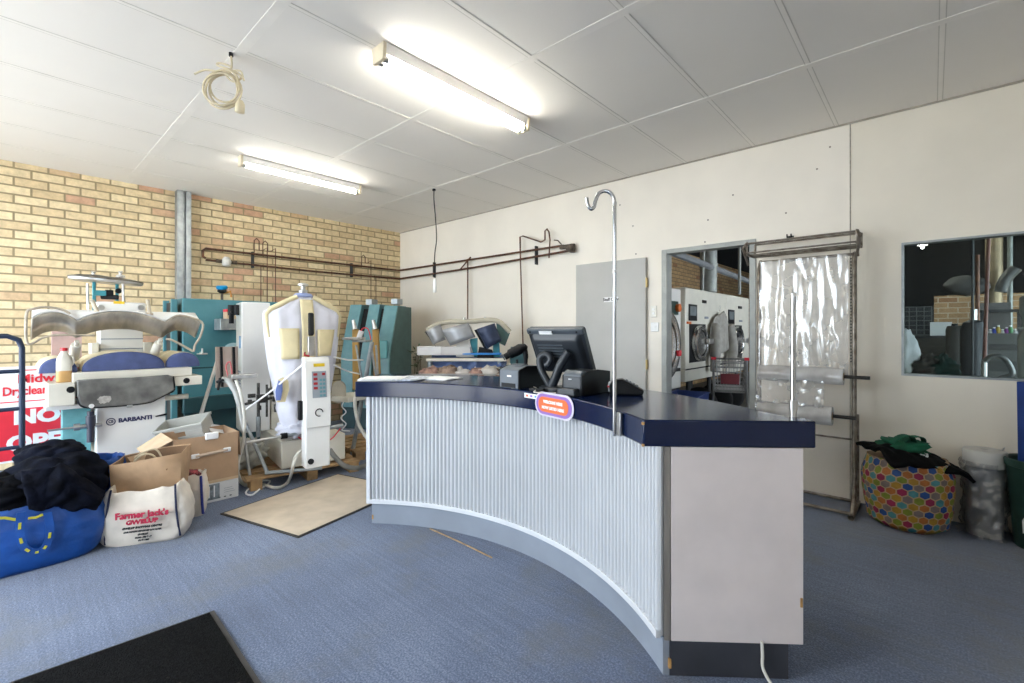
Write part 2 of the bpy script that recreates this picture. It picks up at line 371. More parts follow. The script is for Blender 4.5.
# galvanised post against the brick
b = B(); b.bx((.0,-3.14,0),(.012,-3.0,H)); b.bx((.012,-3.14,0),(.115,-3.128,H)); b.bx((.012,-3.012,0),(.115,-3.0,H)); b.bx((.103,-3.128,0),(.115,-3.085,H)); b.bx((.103,-3.055,0),(.115,-3.012,H)); b.bx((.075,-3.085,0),(.085,-3.055,H))
post = tag(b.build('steel_post', galv, loc=(0.05,-3.07,0), bevel=.003, smooth=False), 'galvanised steel post standing against the cream brick wall', 'post')
# opening frame and glass panel
grey_frame = mat('grey_door_frame', (.34,.35,.33), .5, .2, var=.08)
b = B(); b.bx((DX0-.025,-.012,0),(DX0+.03,.112,DZ+.03)); b.bx((DX1-.03,-.012,0),(DX1+.025,.112,DZ+.03)); b.bx((DX0+.03,-.012,DZ-.015),(DX1-.03,.112,DZ+.03))
struct(b.build('door_1', grey_frame, bevel=.004))
b = B(); f_ = .014
b.bx((WX0,-.004,WZ0),(WX0+f_,.09,WZ1)); b.bx((WX1-f_,-.004,WZ0),(WX1,.09,WZ1)); b.bx((WX0+f_,-.004,WZ0),(WX1-f_,.09,WZ0+f_)); b.bx((WX0+f_,-.004,WZ1-f_),(WX1-f_,.09,WZ1))
wf = struct(b.build('window_2', galv))
B().bx((WX0+f_,.03,WZ0+f_),(WX1-f_,.036,WZ1-f_)).build('pane', glass_mat('window_glass'), wf)
# grey staff door leaf standing against the wall
door_m = mat('grey_door_paint', (.47,.465,.44), .5, var=.03, scale=3)
d = struct(B().bx((3.585,-.045,.005),(4.45,-.006,2.11)).build('door_2', door_m, bevel=.004))
for zz in (.25, 1.0, 1.85):
    B().bx((4.452,-.05,zz-.05),(4.462,-.01,zz+.05)).build('hinge', mat('brass_hinge', (.55,.42,.2), .35, .9), d)
p0 = aY(611, 299.5, -.046)
t = thing('staff_only_sign', 'small white staff only sign stuck on the grey door', 'sign', (p0.x, -.046, p0.z))
B().bx((p0.x-.088,-.05,p0.z-.026),(p0.x+.088,-.0462,p0.z+.026)).build('panel', mat('sign_white', (.86,.86,.85), .4, var=.02), t, bevel=.001)
text('lettering', 'Staff Only', .048, (p0.x, -.0508, p0.z), X_, Z_, blackm, t, bold=.001)
# nail holes and rough marks on the white wall
b = B()
for (x, y) in ((633,226),(708,220),(733,195),(620,205),(636,254),(817,169),(830,147),(705,242),(786,213)):
    q = aY(x, y, 0); b.cyl((q.x, -.0025, q.z), (q.x, .001, q.z), .008, seg=8)
struct(b.build('trim_3', mat('nail_hole', (.36,.31,.26), .9, var=.2)))
# light switches
swm = mat('switch_plastic', (.80,.78,.70), .35, var=.02); sww = mat('white_switch_plastic', (.85,.85,.83), .35, var=.02)
def switch(px, py, w_, h_, m, lab):
    q = aY(px, py, 0); t = thing('light_switch', lab, 'light switch', (q.x, 0, q.z), group='light switches beside the workshop opening')
    B().bx((q.x-w_/2,-.012,q.z-h_/2),(q.x+w_/2,-.0005,q.z+h_/2)).build('plate', m, t, bevel=.004)
    return t, q
t, q = switch(654, 311.5, .066, .116, swm, 'upper ivory wall switch between grey door and workshop opening')
for dz in (.02, -.02): B().bx((q.x-.012,-.019,q.z+dz-.012),(q.x+.012,-.012,q.z+dz+.012)).build('rocker', sww, t, bevel=.002)
t, q = switch(655, 327, .085, .095, sww, 'lower white wall switch between grey door and workshop opening')
B().bx((q.x-.02,-.019,q.z-.022),(q.x+.02,-.012,q.z+.022)).build('rocker', sww, t, bevel=.002)
# ================================================================== CEILING LIGHTS
tube_m = emit('fluorescent_tube', (1.0, .97, .88), 20)
fit_m = mat('fitting_white', (.82,.81,.78), .4, var=.02); cream_cap = mat('aged_cream_plastic', (.78,.68,.50), .5, var=.08)
def batten_light(X, Y0, Y1, lab, wide, tubes):
    t = thing('fluorescent_light', lab, 'ceiling light', (X, (Y0+Y1)/2, H), group='fluorescent lights on the shop ceiling')
    b = B(); b.prism([(X-wide, Y0, H-.007), (X+wide, Y0, H-.007), (X+wide*.72, Y0, H-.062), (X-wide*.72, Y0, H-.062)], (0, Y1-Y0, 0))
    b.build('body', fit_m, t, bevel=.003)
    for yy, s in ((Y0, -1), (Y1, 1)):
        c = B(); c.prism([(X-wide*1.02, yy, H-.007), (X+wide*1.02, yy, H-.007), (X+wide*.85, yy, H-.105), (X-wide*.85, yy, H-.105)], (0, s*.022, 0)); c.build('end_cap', cream_cap, t, bevel=.003)
    for dx in tubes:
        o = B().cyl((X+dx, Y0+.012, H-.086), (X+dx, Y1-.012, H-.086), .019, seg=16).build('tube', tube_m, t)
        for ye, s in ((Y0, 1), (Y1, -1)): B().cyl((X+dx, ye, H-.086), (X+dx, ye+s*.03, H-.086), .0195, seg=16).build('tube_cap', steel, o)
    return t
batten_light(4.285, -3.05, -1.8, 'nearer and larger fluorescent batten light above the counter', .062, (-.024, .024))
batten_light(1.83, -3.0, -1.81, 'farther single fluorescent tube light nearer the brick wall', .04, (0,))
# ================================================================== COUNTER
CX0, CY0 = 4.8, -4.08
def pol(R, deg, z=0): a = math.radians(deg); return Vector((CX0+R*math.cos(a), CY0+R*math.sin(a), z))
ctr = thing('reception_counter', 'curved white corrugated reception counter with a navy blue top', 'counter', (4.8, -2.2, 0))
A_, B_ = Vector((5.814,-2.841,0)), Vector((6.322,-2.419,0)); EN = Vector((.64,-.77,0)).normalized(); ED = (B_-A_).normalized()
def zz(p, z): return Vector((p.x, p.y, z))
arcf = [pol(1.6, 132.4-(132.4-50.7)*i/60) for i in range(61)]
arcb = [pol(2.2+(.05 if i < 1 else 0), 49.5+(132.4-49.5)*i/48) for i in range(49)]
poly = arcf + [B_ - ED*.004] + arcb
top = B().prism([zz(p, .895) for p in poly], (0,0,.105)).build('countertop', navy, ctr, bevel=.006, smooth=True)
# chipped corners
for p, z in ((A_, .985), (A_, .9)): B().box((p.x-.004, p.y+.002, z), (.009,.011,.010), rz=.7).build('chip', raw_wood, top)
body = [pol(1.668, 129.5-(129.5-50.6)*i/60) for i in range(61)]
e0 = A_ - EN*.021; e1 = B_ - EN*.021 - ED*.06
body += [e0+ED*.10, e1] + [pol(2.14, 50.5+(129.5-50.5)*i/40) for i in range(41)]
B().prism([zz(p, .15) for p in body], (0,0,.745)).build('carcass', trim_w, ctr)
# corrugated facing
nr = 78; a0, a1 = 129.3, 50.35; pts = []; PRF = (0, 0, .0, .55, .9, 1, .9, .55)
for i in range(nr*8+1):
    u = i/(nr*8); s = PRF[i % 8]
    pts.append(pol(1.668 - .019*s, a0+(a1-a0)*u))
b = B(); b.loft([[zz(p, z) for p in pts] for z in (.178, .895)], closed=False, caps=False); b.build('corrugated_front', corr_m, ctr, angle=60)
rin = [pol(1.646, a0+.3+(a1-a0-.3)*i/50) for i in range(51)]; rout = [pol(1.668, a0+.3+(a1-a0-.3)*i/50) for i in range(51)][::-1]
B().prism([zz(p, .148) for p in rin+rout], (0,0,.03)).build('bottom_trim', trim_w, ctr, bevel=.002)
B().prism([zz(p, .148) for p in (pol(1.644,130.2), pol(1.644,129.3), pol(1.70,129.3), pol(1.70,130.2))], (0,0,.747)).build('side_trim', trim_w, ctr, bevel=.002)
pl = [pol(1.678, 129.2-(129.2-50.5)*i/50) for i in range(51)] + [A_-EN*.010+ED*.102, B_-EN*.010-ED*.115] + [pol(2.08, 51+(129.2-51)*i/30) for i in range(31)]
pln = B().prism([zz(p, 0) for p in pl], (0,0,.15)).build('plinth', plinth_m, ctr)
q0 = A_-EN*.004+ED*.101; q1 = B_-EN*.004-ED*.107
B().prism([zz(q0, .002), zz(q1, .002), zz(q1, .136), zz(q0, .136)], -EN*.005).build('plinth_end', plinth_d, pln)
B().box(zz(pol(1.6765,129), .045), (.010,.008,.03), rz=.66).build('chip', raw_wood, pln)
B().box(zz(q0, .05), (.010,.012,.035), rz=.7).build('chip', raw_wood, pln)
g0 = A_-EN*.002+ED*.107; g1 = B_-EN*.002-ED*.051
B().prism([zz(g0, .137), zz(g1, .137), zz(g1, .894), zz(g0, .894)], -EN*.018).build('end_panel', panel_m, ctr, bevel=.002)
h0 = g0-ED*.002; h1 = A_-EN*.004+ED*.080
B().prism([zz(h0, .137), zz(h1, .137), zz(h1, .894), zz(h0, .894)], -EN*.017).build('edge_strip', wood_edge, ctr, bevel=.002)
B().box(zz(g1-ED*.008+EN*.001, .3), (.008,.005,.035), rz=math.atan2(ED.y, ED.x)).build('chip', raw_wood, ctr)
# stickers on the front edge
def on_edge(deg, z, R=1.6): return pol(R, deg, z)
def stadium(cd, z, wd, hd, rad, off, th, m, name, parent, tilt=0.):
    c = on_edge(cd, z, 1.6-off); a = math.radians(cd); tx = Vector((math.sin(a), -math.cos(a), 0)); n = Vector((-math.cos(a), -math.sin(a), 0)); P = []
    for sx, sz, s0 in ((1,1,0),(-1,1,90),(-1,-1,180),(1,-1,270)):
        for k in range(9):
            g = math.radians(s0+k*90/8); P.append((sx*(wd/2-rad)+rad*math.cos(g), sz*(hd/2-rad)+rad*math.sin(g)))
    ct, st = math.cos(tilt), math.sin(tilt)
    return B().prism([c + tx*(u*ct-v*st) + Z_*(u*st+v*ct) for u, v in P], n*th).build(name, m, parent), c, tx, n
lilac = mat('sticker_purple', (.30,.16,.52), .4, var=.03); orange = mat('sticker_orange', (.90,.17,.04), .4, var=.03); palep = mat('sticker_border', (.70,.66,.76), .4, var=.03)
bd = thing('round_ended_sign', 'orange and purple rounded sign hung on the navy counter edge', 'sign', on_edge(77.6, .88))
stadium(77.6, .945, .315, .132, .062, .012, .003, palep, 'border', bd)
stadium(77.6, .945, .29, .112, .054, .016, .002, lilac, 'band', bd)
_, c, tx, n = stadium(77.6, .945, .245, .082, .038, .019, .002, orange, 'centre_panel', bd)
whitep = mat('print_white', (.88,.88,.88), .5, var=.02)
text('lettering', 'WELCOME HERE', .021, c+n*.003+Z_*.015, tx, Z_, whitep, bd, bold=.0012)
text('lettering', 'NOW LISTED HERE', .021, c+n*.003-Z_*.017, tx, Z_, whitep, bd, bold=.0012)
B().prism([on_edge(77.6,z_,1.584)+tx*u for u, z_ in ((-.025,.995),(.025,.995),(.025,1.008),(-.025,1.008))], Vector((0,.015,0))).build('hanging_tab', palep, bd)
st, c, tx, n = stadium(84.5, .975, .115, .026, .003, .003, .002, whitep, 'price_sticker', ctr); st['label'] = 'small white sticker strip on the navy edge'
for i, k in enumerate((orange, MC['sticker_purple'], mat('print_blue', (.1,.4,.75), .5))):
    B().box(c+tx*(-.035+.035*i)+n*.003, (.018,.001,.012), rz=math.atan2(tx.y, tx.x)).build('print', k, st)
# garment hook rail on the counter front
hp = pol(1.58, 58.6); t = thing('garment_hook_stand', 'tall thin chrome pole with a curled hook clamped to the counter edge', 'garment hook', zz(hp, .89))
hd = -RIGHT
pts = [zz(hp, .89), zz(hp, 1.2), zz(hp, 1.6), zz(hp, 1.905)]
hook = [zz(hp, 1.905)] + [zz(hp, 1.905)+hd*(.042-.042*math.cos(a))+Z_*(.052*math.sin(a)) for a in [PI*k/8 for k in range(1, 7)]] + [zz(hp,1.905)+hd*u+Z_*v for u, v in ((.083,.008),(.090,-.018),(.104,-.026),(.116,-.008),(.122,.022))]
B().tube(pts, .0085, 12).build('pole', chrome, t)
B().tube(hook, .0082, 10, smooth=4).build('hook', chrome, t)
B().cyl(zz(hp, 1.895), zz(hp, 1.91), .0098).build('collar', steel, t)
B().cyl(zz(hp, 1.60), zz(hp, 1.612), .0094).build('collar', steel, t)
cl = pol(1.588, 57.6); B().box(zz(cl, .945), (.03,.012,.1), rz=math.radians(60.2-90)).build('clamp', steel, t, bevel=.002)
# short chrome post on the back of the top
rp = Vector((6.232,-2.372,0)); t = thing('chrome_post', 'short upright chrome post standing on the navy counter top', 'post', zz(rp, 1.0))
B().cyl(zz(rp,1.0), zz(rp,1.03), .013).cyl(zz(rp,1.028), zz(rp,1.068), .016).build('socket', steel, t)
B().cyl(zz(rp,1.06), zz(rp,1.49), .0105).build('rod', chrome, t)
B().lathe([(.0112,0),(.0112,.012),(.006,.016)], zz(rp,1.487)).build('cap', steel, t)
# cable hanging from the plinth end
q = A_+ED*.45+EN*.004
tag(B().tube([zz(q,.148), zz(q,.1)+EN*.004, zz(q,.05)+EN*.01, zz(q+ED*.02+EN*.05,.012), zz(q+ED*.06+EN*.1,.008)], .006, 8, smooth=5).build('white_cable', mat('cable_white', (.72,.68,.6), .5), loc=zz(q,.0)), 'short white cable hanging out below the counter end panel', 'cable')
# ================================================================== ITEMS ON THE COUNTER
TOP = 1.0005
pos_m = mat('charcoal_plastic', (.020,.025,.032), .42, var=.08, bump=.03, bscale=200)
pos_l = mat('charcoal_plastic_light', (.075,.09,.105), .4, var=.06)
# point-of-sale monitor seen from behind: local x = right of its back, y = away from customer, z = up
def frame(o, rx): return Matrix.Translation(Vector(o)) @ Matrix.Rotation(rx, 4, 'Z')
mo = Vector((5.005, -2.30, TOP)); yaw_m = math.radians(6)
t = thing('pos_monitor', 'charcoal touchscreen till monitor turned away on a curved stand', 'monitor', mo, yaw_m)
MM = frame(mo, yaw_m)
TI = MM @ Matrix.Translation((.0,.03,.235)) @ Matrix.Rotation(math.radians(29), 4, 'X')   # top leans towards the customer
b = B(TI); rings = []
for (y, w_, z0, z1, r) in ((-.052,.29,-.115,.085,.02),(-.046,.31,-.13,.10,.022),(-.02,.335,-.145,.128,.022),(-.018,.375,-.15,.15,.016),(.012,.38,-.152,.152,.016),(.016,.37,-.148,.148,.014)):
    P = []
    for sx, sz, s0 in ((1,1,0),(-1,1,90),(-1,-1,180),(1,-1,270)):
        for k in range(5):
            g = math.radians(s0+k*22.5); P.append((sx*(w_/2-r)+r*math.cos(g), y, (z1-r if sz > 0 else z0+r)+r*math.sin(g)))
    rings.append(P)
hs = b.loft(rings).build('housing', pos_m, t)
B(TI).bx((-.19,-.028,.118),(.19,.0,.153)).build('top_rail', pos_l, t, bevel=.006)
b = B(TI)
for k in range(5): b.bx((-.12,-.057,.058-.02*k),(.05,-.05,.065-.02*k))
b.build('vent', pos_l, hs)
b = B(TI)
b = None
for x in (-.165, .15, -.01): B(TI).cyl((x,-.031,.136),(x,-.026,.136),.006, seg=10).build('screw', blackm, hs)
B(TI).bx((-.10,-.032,.122),(-.012,-.0285,.143)).build('sticker', whitep, hs)
B(TI).bx((-.175,.0165,-.135),(.175,.018,.135)).build('screen', mat('screen_off', (.02,.022,.025), .08, var=.05), t)
# stand : open curled arm
arm = [(-.02,-.055,.012),(-.05,-.06,.06),(-.085,-.062,.12),(-.095,-.06,.18),(-.06,-.05,.21),(-.03,-.045,.185),(-.045,-.05,.15),(-.06,-.05,.145)]
b = B(MM); b.tube(arm, .021, 10, smooth=5); b.tube([(-.02,-.055,.015),(.015,-.06,.08),(.045,-.06,.15),(.09,-.045,.225)], .027, 10, smooth=5); b.build('stand_arm', pos_m, t)
B(MM).loft([[(.11*math.cos(a)*k-.0, .085*math.sin(a)*k-.03, z) for a in [2*PI*i/28 for i in range(28)]] for z, k in ((.0,1),(.012,1),(.02,.9),(.024,.6))]).build('stand_base', pos_m, t)
# receipt printers : grey one on the left, black one beside the monitor
def printer(px, py, front, side, w_, d_, h_, lab, kind):
    p = aZ(px, py, TOP); p.z = TOP; t = thing('receipt_printer', lab, 'printer', p, 0)
    M = Matrix.Translation(p)            # front-right-bottom edge at the origin, +y to the back, -x along the front
    sideprof = ([(0,0),(d_,0),(d_,h_*.9),(d_*.55,h_*1.02),(d_*.2,h_*.98),(0,h_*.8)] if kind else [(0,0),(d_,0),(d_,h_*.93),(d_*.3,h_),(.02,h_*.88),(0,h_*.82)])
    B(M).prism([(-.006, y, z) for y, z in sideprof], (-(w_-.012),0,0)).build('body', front, t, bevel=.006)
    for x in (-.008, -w_): B(M).prism([(x, y, z+.001) for y, z in sideprof], (.009,0,0)).build('side_cover', side, t, bevel=.003)
    return t, M, p
pg_ = mat('printer_grey', (.12,.14,.165), .45, var=.05)
t, M, p = printer(519, 389.5, pg_, blackm, .165, .25, .135, 'grey fronted receipt printer left of the till monitor', 0)
B(M).bx((-.14,-.004,.006),(-.03,.0,.032)).build('paper_slot', blackm, t)
B(M).bx((-.095,-.002,.07),(-.062,.0,.08)).build('badge', whitep, t)
B(M).box((-.083,.10,.139),(.1,.05,.006)).build('paper_cover', pos_l, t, bevel=.002)
t, M, p = printer(582, 396.6, pos_m, blackm, .13, .29, .13, 'black receipt printer standing right of the till monitor', 1)
B(M).lathe([(.03,0),(.034,.004),(.034,.112),(.03,.116)], (-.123,.035,.1), axis=(1,0,0), seg=20).build('rounded_cover', pos_l, t)
B(M).box((-.075,-.02,.02),(.11,.05,.04)).build('front_tray', pos_m, t, bevel=.005)
B(M).cyl((-.15,.0,.028),(-.115,.0,.028),.005, seg=8).build('plug_pin', whitep, t)
B(M).bx((-.085,-.004,.085),(-.065,.001,.089)).build('badge', whitep, t)
# card terminal
pe = aZ(626, 394.5, TOP); pe.z = TOP
t = thing('card_terminal', 'black card payment terminal with a red stripe behind the chrome pole', 'card terminal', pe, math.radians(28))
M = frame(pe, math.radians(28))
B(M).prism([(-.09,-.04,z) if False else v for v, z in []] or [(-.085,-.04,.0),(.085,-.04,.0),(.095,-.04,.025),(-.02,-.04,.085),(-.07,-.04,.08),(-.09,-.04,.05)], (0,.085,0)).build('body', blackm, t, bevel=.008)
B(M).box((-.084,.002,.042),(.022,.07,.05)).build('front_cap', mat('terminal_silver', (.6,.61,.63), .35, var=.05), t, bevel=.006)
B(M).box((-.086,.002,.044),(.028,.078,.008)).build('stripe', mat('terminal_red', (.7,.02,.03), .4), t, bevel=.003)
k = B(M); nv = Vector((-.46,0,-.88))
for i in range(4):
    for j in range(3): k.box((.005+.018*i, -.022+.022*j, .077-.0094*i), (.012,.014,.006), rot=Euler((0,math.radians(27.6),0)))
k.build('keypad', pos_l, t)
# barcode scanner on its stand
ps = aZ(517, 381, TOP) ; ps.z = TOP
t = thing('barcode_scanner', 'black hand scanner resting on a stand behind the grey printer', 'scanner', ps)
B().lathe([(.05,0),(.05,.008),(.015,.016)], ps).cyl(ps+Z_*.01, ps+Z_*.15, .009).build('stand', blackm, t)
c0 = ps+Z_*.155
B().tube([c0-RIGHT*.085+Z_*.01, c0-RIGHT*.05+Z_*.03, c0+Z_*.055, c0+RIGHT*.045+Z_*.075, c0+RIGHT*.06+Z_*.03, c0+RIGHT*.06-Z_*.05], [.022,.034,.036,.028,.018,.014], 12, smooth=4).build('body', blackm, t)
B().cyl(c0-RIGHT*.088+Z_*.008, c0-RIGHT*.096+Z_*.004, .018).build('window', pos_l, t)
# papers and white lead
paper = mat('white_paper', (.84,.84,.83), .6, var=.03); paper_b = mat('printed_paper', (.62,.66,.74), .6, var=.2, scale=30, contrast=(.45,.55))
def sheets(px, py, w_, d_, rz, n_, lab, m=paper, lift=0.):
    p = aZ(px, py, TOP); p.z = TOP+lift; b = B(Matrix.Translation(p) @ Matrix.Rotation(rz, 4, 'Z'))
    for k in range(n_):
        dx, dy, a = random.uniform(-.008,.008), random.uniform(-.008,.008), random.uniform(-.05,.05)
        def fn(u, v, k=k, dx=dx, dy=dy): return (dx+(u-.5)*w_, dy+(v-.5)*d_, .0018*k+.001+.006*max(0, noise.noise(Vector((u*3+k, v*3, px*.1)))))
        b.grid(fn, 8, 8)
    return tag(b.build('paper_stack', m, loc=p, solid=.0012), lab, 'papers', 'papers at the far end of the counter')
sheets(384, 379.2, .30, .22, .75, 7, 'leftmost white paper stack at the far end of the counter')
sheets(412, 378.8, .21, .297, .45, 5, 'middle stack of printed papers at the far counter end', paper_b)
sheets(440, 378.6, .26, .2, .2, 4, 'right hand white papers nearest the grey printer')
q = [aZ(x, y, TOP+.004) for x, y in ((512,388),(521,386),(531,386),(537,389),(534,392),(545,393),(556,393))]
tag(B().tube(q, .0035, 8, smooth=5).build('white_lead', MC['cable_white'], loc=q[0]), 'thin white lead lying in front of the monitor stand', 'cable')
pq = aZ(537, 391, TOP); pq.z = TOP
tag(B(frame(pq, .2)).box((0,0,.008),(.09,.03,.015)).build('cable_adapter', blackm, loc=pq, bevel=.003), 'small black adapter lying below the till monitor', 'adapter')
# ================================================================== GARMENT COVER RACK AND FILM
rack_m = mat('worn_steel_tube', (.30,.27,.23), .45, .7, var=.25, scale=18, col2=(.14,.11,.085))
RX0, RX1 = 5.585, 6.222; RYb, RYf = -.06, -.42
t = thing('film_rack', 'worn steel tube rack holding clear garment film by the wall', 'rack', ((RX0+RX1)/2, -.25, 0))
YM = -.30
for x in (RX0, RX1):
    b = B(); b.tube([(x,-.05,.02),(x,RYf-.06,.02),(x,RYf,.03),(x,YM-.02,.12),(x,YM,.25),(x,YM,1.2),(x,YM,1.86),(x,YM+.05,1.93)], .016, 10); b.build('upright', rack_m, t)
    B().tube([(x,-.06,.02),(x,-.06,.7)], .008, 8).build('rear_rod', rack_m, t)
    B().tube([(x,-.06,.50),(x,YM,.50)], .007, 8).build('side_brace', rack_m, t)
for z, y in ((.03,RYf),(.02,-.06),(.5,-.06)): B().tube([(RX0,y,z),(RX1,y,z)], .012 if z < .1 else .007, 8).build('cross_rail', rack_m, t)
# top tray of thin bars
TX0, TX1 = 5.50, 6.245
for yy, z in ((-.34,2.075),(-.36,1.995),(-.29,1.985),(-.22,1.982),(-.15,1.982),(-.10,2.0),(-.09,2.10)):
    B().tube([(TX0,yy,z),(TX1,yy,z)], .0085 if z > 2.05 else .007, 8).build('top_bar', rack_m, t)
for x in (TX0, TX1):
    B().tube([(x,-.09,2.10),(x,-.11,1.99),(x,-.35,1.985),(x,-.345,2.085),(x+(.02 if x>6 else -.02),-.38,2.03),(x,-.33,1.93),(x,YM,1.9)], .009, 8, smooth=0).build('end_bracket', rack_m, t)
B().tube([(RX0,YM,1.915),(RX1,YM,1.915)], .011, 8).build('top_rail', rack_m, t)
# row of perforation pins down the right upright
b = B()
for k in range(34): b.cyl((RX1-.018,YM-.008,1.88-.023*k),(RX1-.018,YM-.018,1.88-.023*k),.005, seg=6)
b.build('pin_strip', rubber, t)
spin = mat('dark_spindle', (.06,.055,.05), .4, .7, var=.2)
film = film_mat('clear_film', .30, .13, (.93,.94,.94), .5, .13); film2 = film_mat('clear_film_roll', .68, .15, (.95,.96,.97), .5, .04)
def roll(z, x0, x1, r, y, lab, ext):
    tt = thing('film_roll', lab, 'plastic film roll', ((x0+x1)/2, y, z), group='clear film rolls on the steel rack')
    b = B()
    def prof(i):
        u = i/30; x = x0+(x1-x0)*u
        return [(x, y+(r+.006*noise.noise(Vector((x*9, a*1.3, z*5))))*math.cos(a), z+(r+.006*noise.noise(Vector((x*9, a*1.3+9, z*5))))*math.sin(a)) for a in [2*PI*j/28 for j in range(28)]]
    b.loft([prof(i) for i in range(31)]).build('film', film2, tt)
    B().cyl((x0+.03,y,z),(ext,y,z),.013, seg=12).build('spindle', spin, tt)
    B().cyl((x0-.002,y,z),(x1+.002,y,z),.03, seg=16).build('core', mat('cardboard_core', (.35,.25,.15), .8, var=.1), tt)
    return tt
roll(1.01, 5.60, 6.165, .062, -.355, 'upper roll of clear film on the steel rack', 6.32)
roll(.715, 5.60, 6.10, .068, -.375, 'lower roll of clear film on the steel rack', 6.24)
# hanging sheets
def sheet(x0, x1, z0, z1, y, seed, amp):
    def fn(u, v):
        x = x0+(x1-x0)*u; z = z1+(z0-z1)*v
        k = noise.noise(Vector((u*8+seed+v*.6, v*.5, 0))); k2 = noise.noise(Vector((u*15+v*2+seed, v*.9, 3)))*.5; k3 = abs(noise.noise(Vector((u*7-v*2.5, v*2.2+u*2+seed, 7))))*.8
        return (x+.012*k2*v + (-.02*v if u < .1 else 0), y - amp*(.6*k+.45*k2+.7*k3)*(.35+.65*v), z + .012*noise.noise(Vector((u*14, seed, 1)))*(1 if v in (0, 1) else 0))
    return fn
b = B(); b.grid(sheet(5.60, 6.19, 1.02, 1.915, -.33, 1, .04), 110, 80)
tag(b.build('film_sheet', film, loc=(5.9,-.33,1.0), angle=180), 'large crinkled clear plastic sheet hanging over the steel rack', 'plastic sheet')
b = B(); b.grid(sheet(5.60, 6.05, .73, 1.0, -.40, 5, .03), 40, 26)
tag(b.build('film_sheet', film, loc=(5.85,-.4,.8), angle=180), 'narrow clear plastic sheet between the two film rolls', 'plastic sheet')
# hooks on the wall above the rack
q = aY(790, 237, -.02)
b = B(); b.box((q.x,-.006,q.z),(.05,.012,.02)); b.tube([(q.x-.015,-.01,q.z),(q.x-.015,-.05,q.z-.005),(q.x-.015,-.06,q.z+.02)], .005, 8); b.tube([(q.x+.015,-.01,q.z),(q.x+.015,-.05,q.z-.005),(q.x+.015,-.06,q.z+.02)], .005, 8)
tag(b.build('wall_hook', blackm, loc=(q.x,0,q.z)), 'small dark double hook on the wall above the film rack', 'hook')
# ================================================================== BAGS AND BIN AT THE RIGHT
dots = [mat('dot_'+n, tuple(.62*q_ for q_ in c), .7, var=.1, scale=30, bump=.2, bscale=40) for n, c in (('teal',(.10,.38,.42)),('orange',(.62,.20,.04)),('gold',(.58,.33,.03)),('blue',(.02,.10,.40)),('magenta',(.42,.02,.10)),('lime',(.28,.36,.03)),('grey',(.28,.22,.21)))]
creamf = mat('print_cream', (.42,.29,.17), .7, var=.1, scale=30)
bc = Vector((6.515, -.30, 0)); t = thing('laundry_bag', 'round laundry bag printed with many coloured hexagon dots', 'laundry bag', bc)
def bagp(a, z):            # a 0..1 around, z 0..1 up
    n = Vector((math.cos(a*2*PI), math.sin(a*2*PI), z*1.6))
    r = .215 + .035*math.sin(min(1, z*1.15)*PI*.62) - .03*max(0, z-.8)/.2 - .05*max(0, .08-z)/.08
    r *= 1 + .04*noise.noise(n*1.7+Vector((3,0,0))) + .022*noise.noise(n*5)+.012*abs(noise.noise(n*9))
    zz_ = z*.47 + (.02*noise.noise(n*1.3) if z > .5 else 0)
    return bc + Vector((r*1.0*n.x, r*.92*n.y, zz_))
b = B(); na, nrows = 27, 11; dh = 1/(nrows*.75+.25)
cell = {}
rnd = random.Random(3)
def hexpts(ci, cj, k):
    cxh = (ci+.5*(cj % 2))/na; cyh = (cj*.75+.5)*dh; P = []
    for v in ((0,-.5),(.25,-.375),(.5,-.25),(.5,0),(.5,.25),(.25,.375),(0,.5),(-.25,.375),(-.5,.25),(-.5,0),(-.5,-.25),(-.25,-.375)):
        P.append((cxh+v[0]/na*k, min(1, max(0, cyh+v[1]*dh*k))))
    return (cxh, min(1, max(0, cyh))), P
last = {}
for cj in range(-1, nrows+1):
    for ci in range(na):
        c, outer = hexpts(ci, cj, 1.0); _, inner = hexpts(ci, cj, .86)
        ch = [k for k in range(7) if k not in (last.get((ci-1, cj)), last.get((ci, cj-1)), last.get((ci-1, cj-1)), last.get((ci+1, cj-1)))]; kk = rnd.choice(ch); last[(ci, cj)] = kk
        vo = [b._v(bagp(*p)) for p in outer]; vi = [b._v(bagp(*p)) for p in inner]; vc = b._v(bagp(*c))
        for i in range(12):
            b._f([vo[i], vo[(i+1)%12], vi[(i+1)%12], vi[i]], 0); b._f([vi[i], vi[(i+1)%12], vc], kk+1)
bmesh.ops.remove_doubles(b.bm, verts=b.bm.verts, dist=.0012)
b.build('body', [creamf]+dots, t, angle=180)
b = B(); b.loft([[bagp(i/40, z)*1.0 for i in range(40)] for z in (.995,)] + [[bc+Vector((.17*math.cos(2*PI*i/40), .16*math.sin(2*PI*i/40), .44)) for i in range(40)]]); b.build('opening', creamf, t)
cl_m = mat('black_fabric', (.005,.005,.006), .85, spec=.12, var=.3, scale=12, bump=.3, bscale=30); gr_m = mat('green_fabric', (.004,.125,.062), .8, var=.25, scale=10, bump=.3, bscale=30)
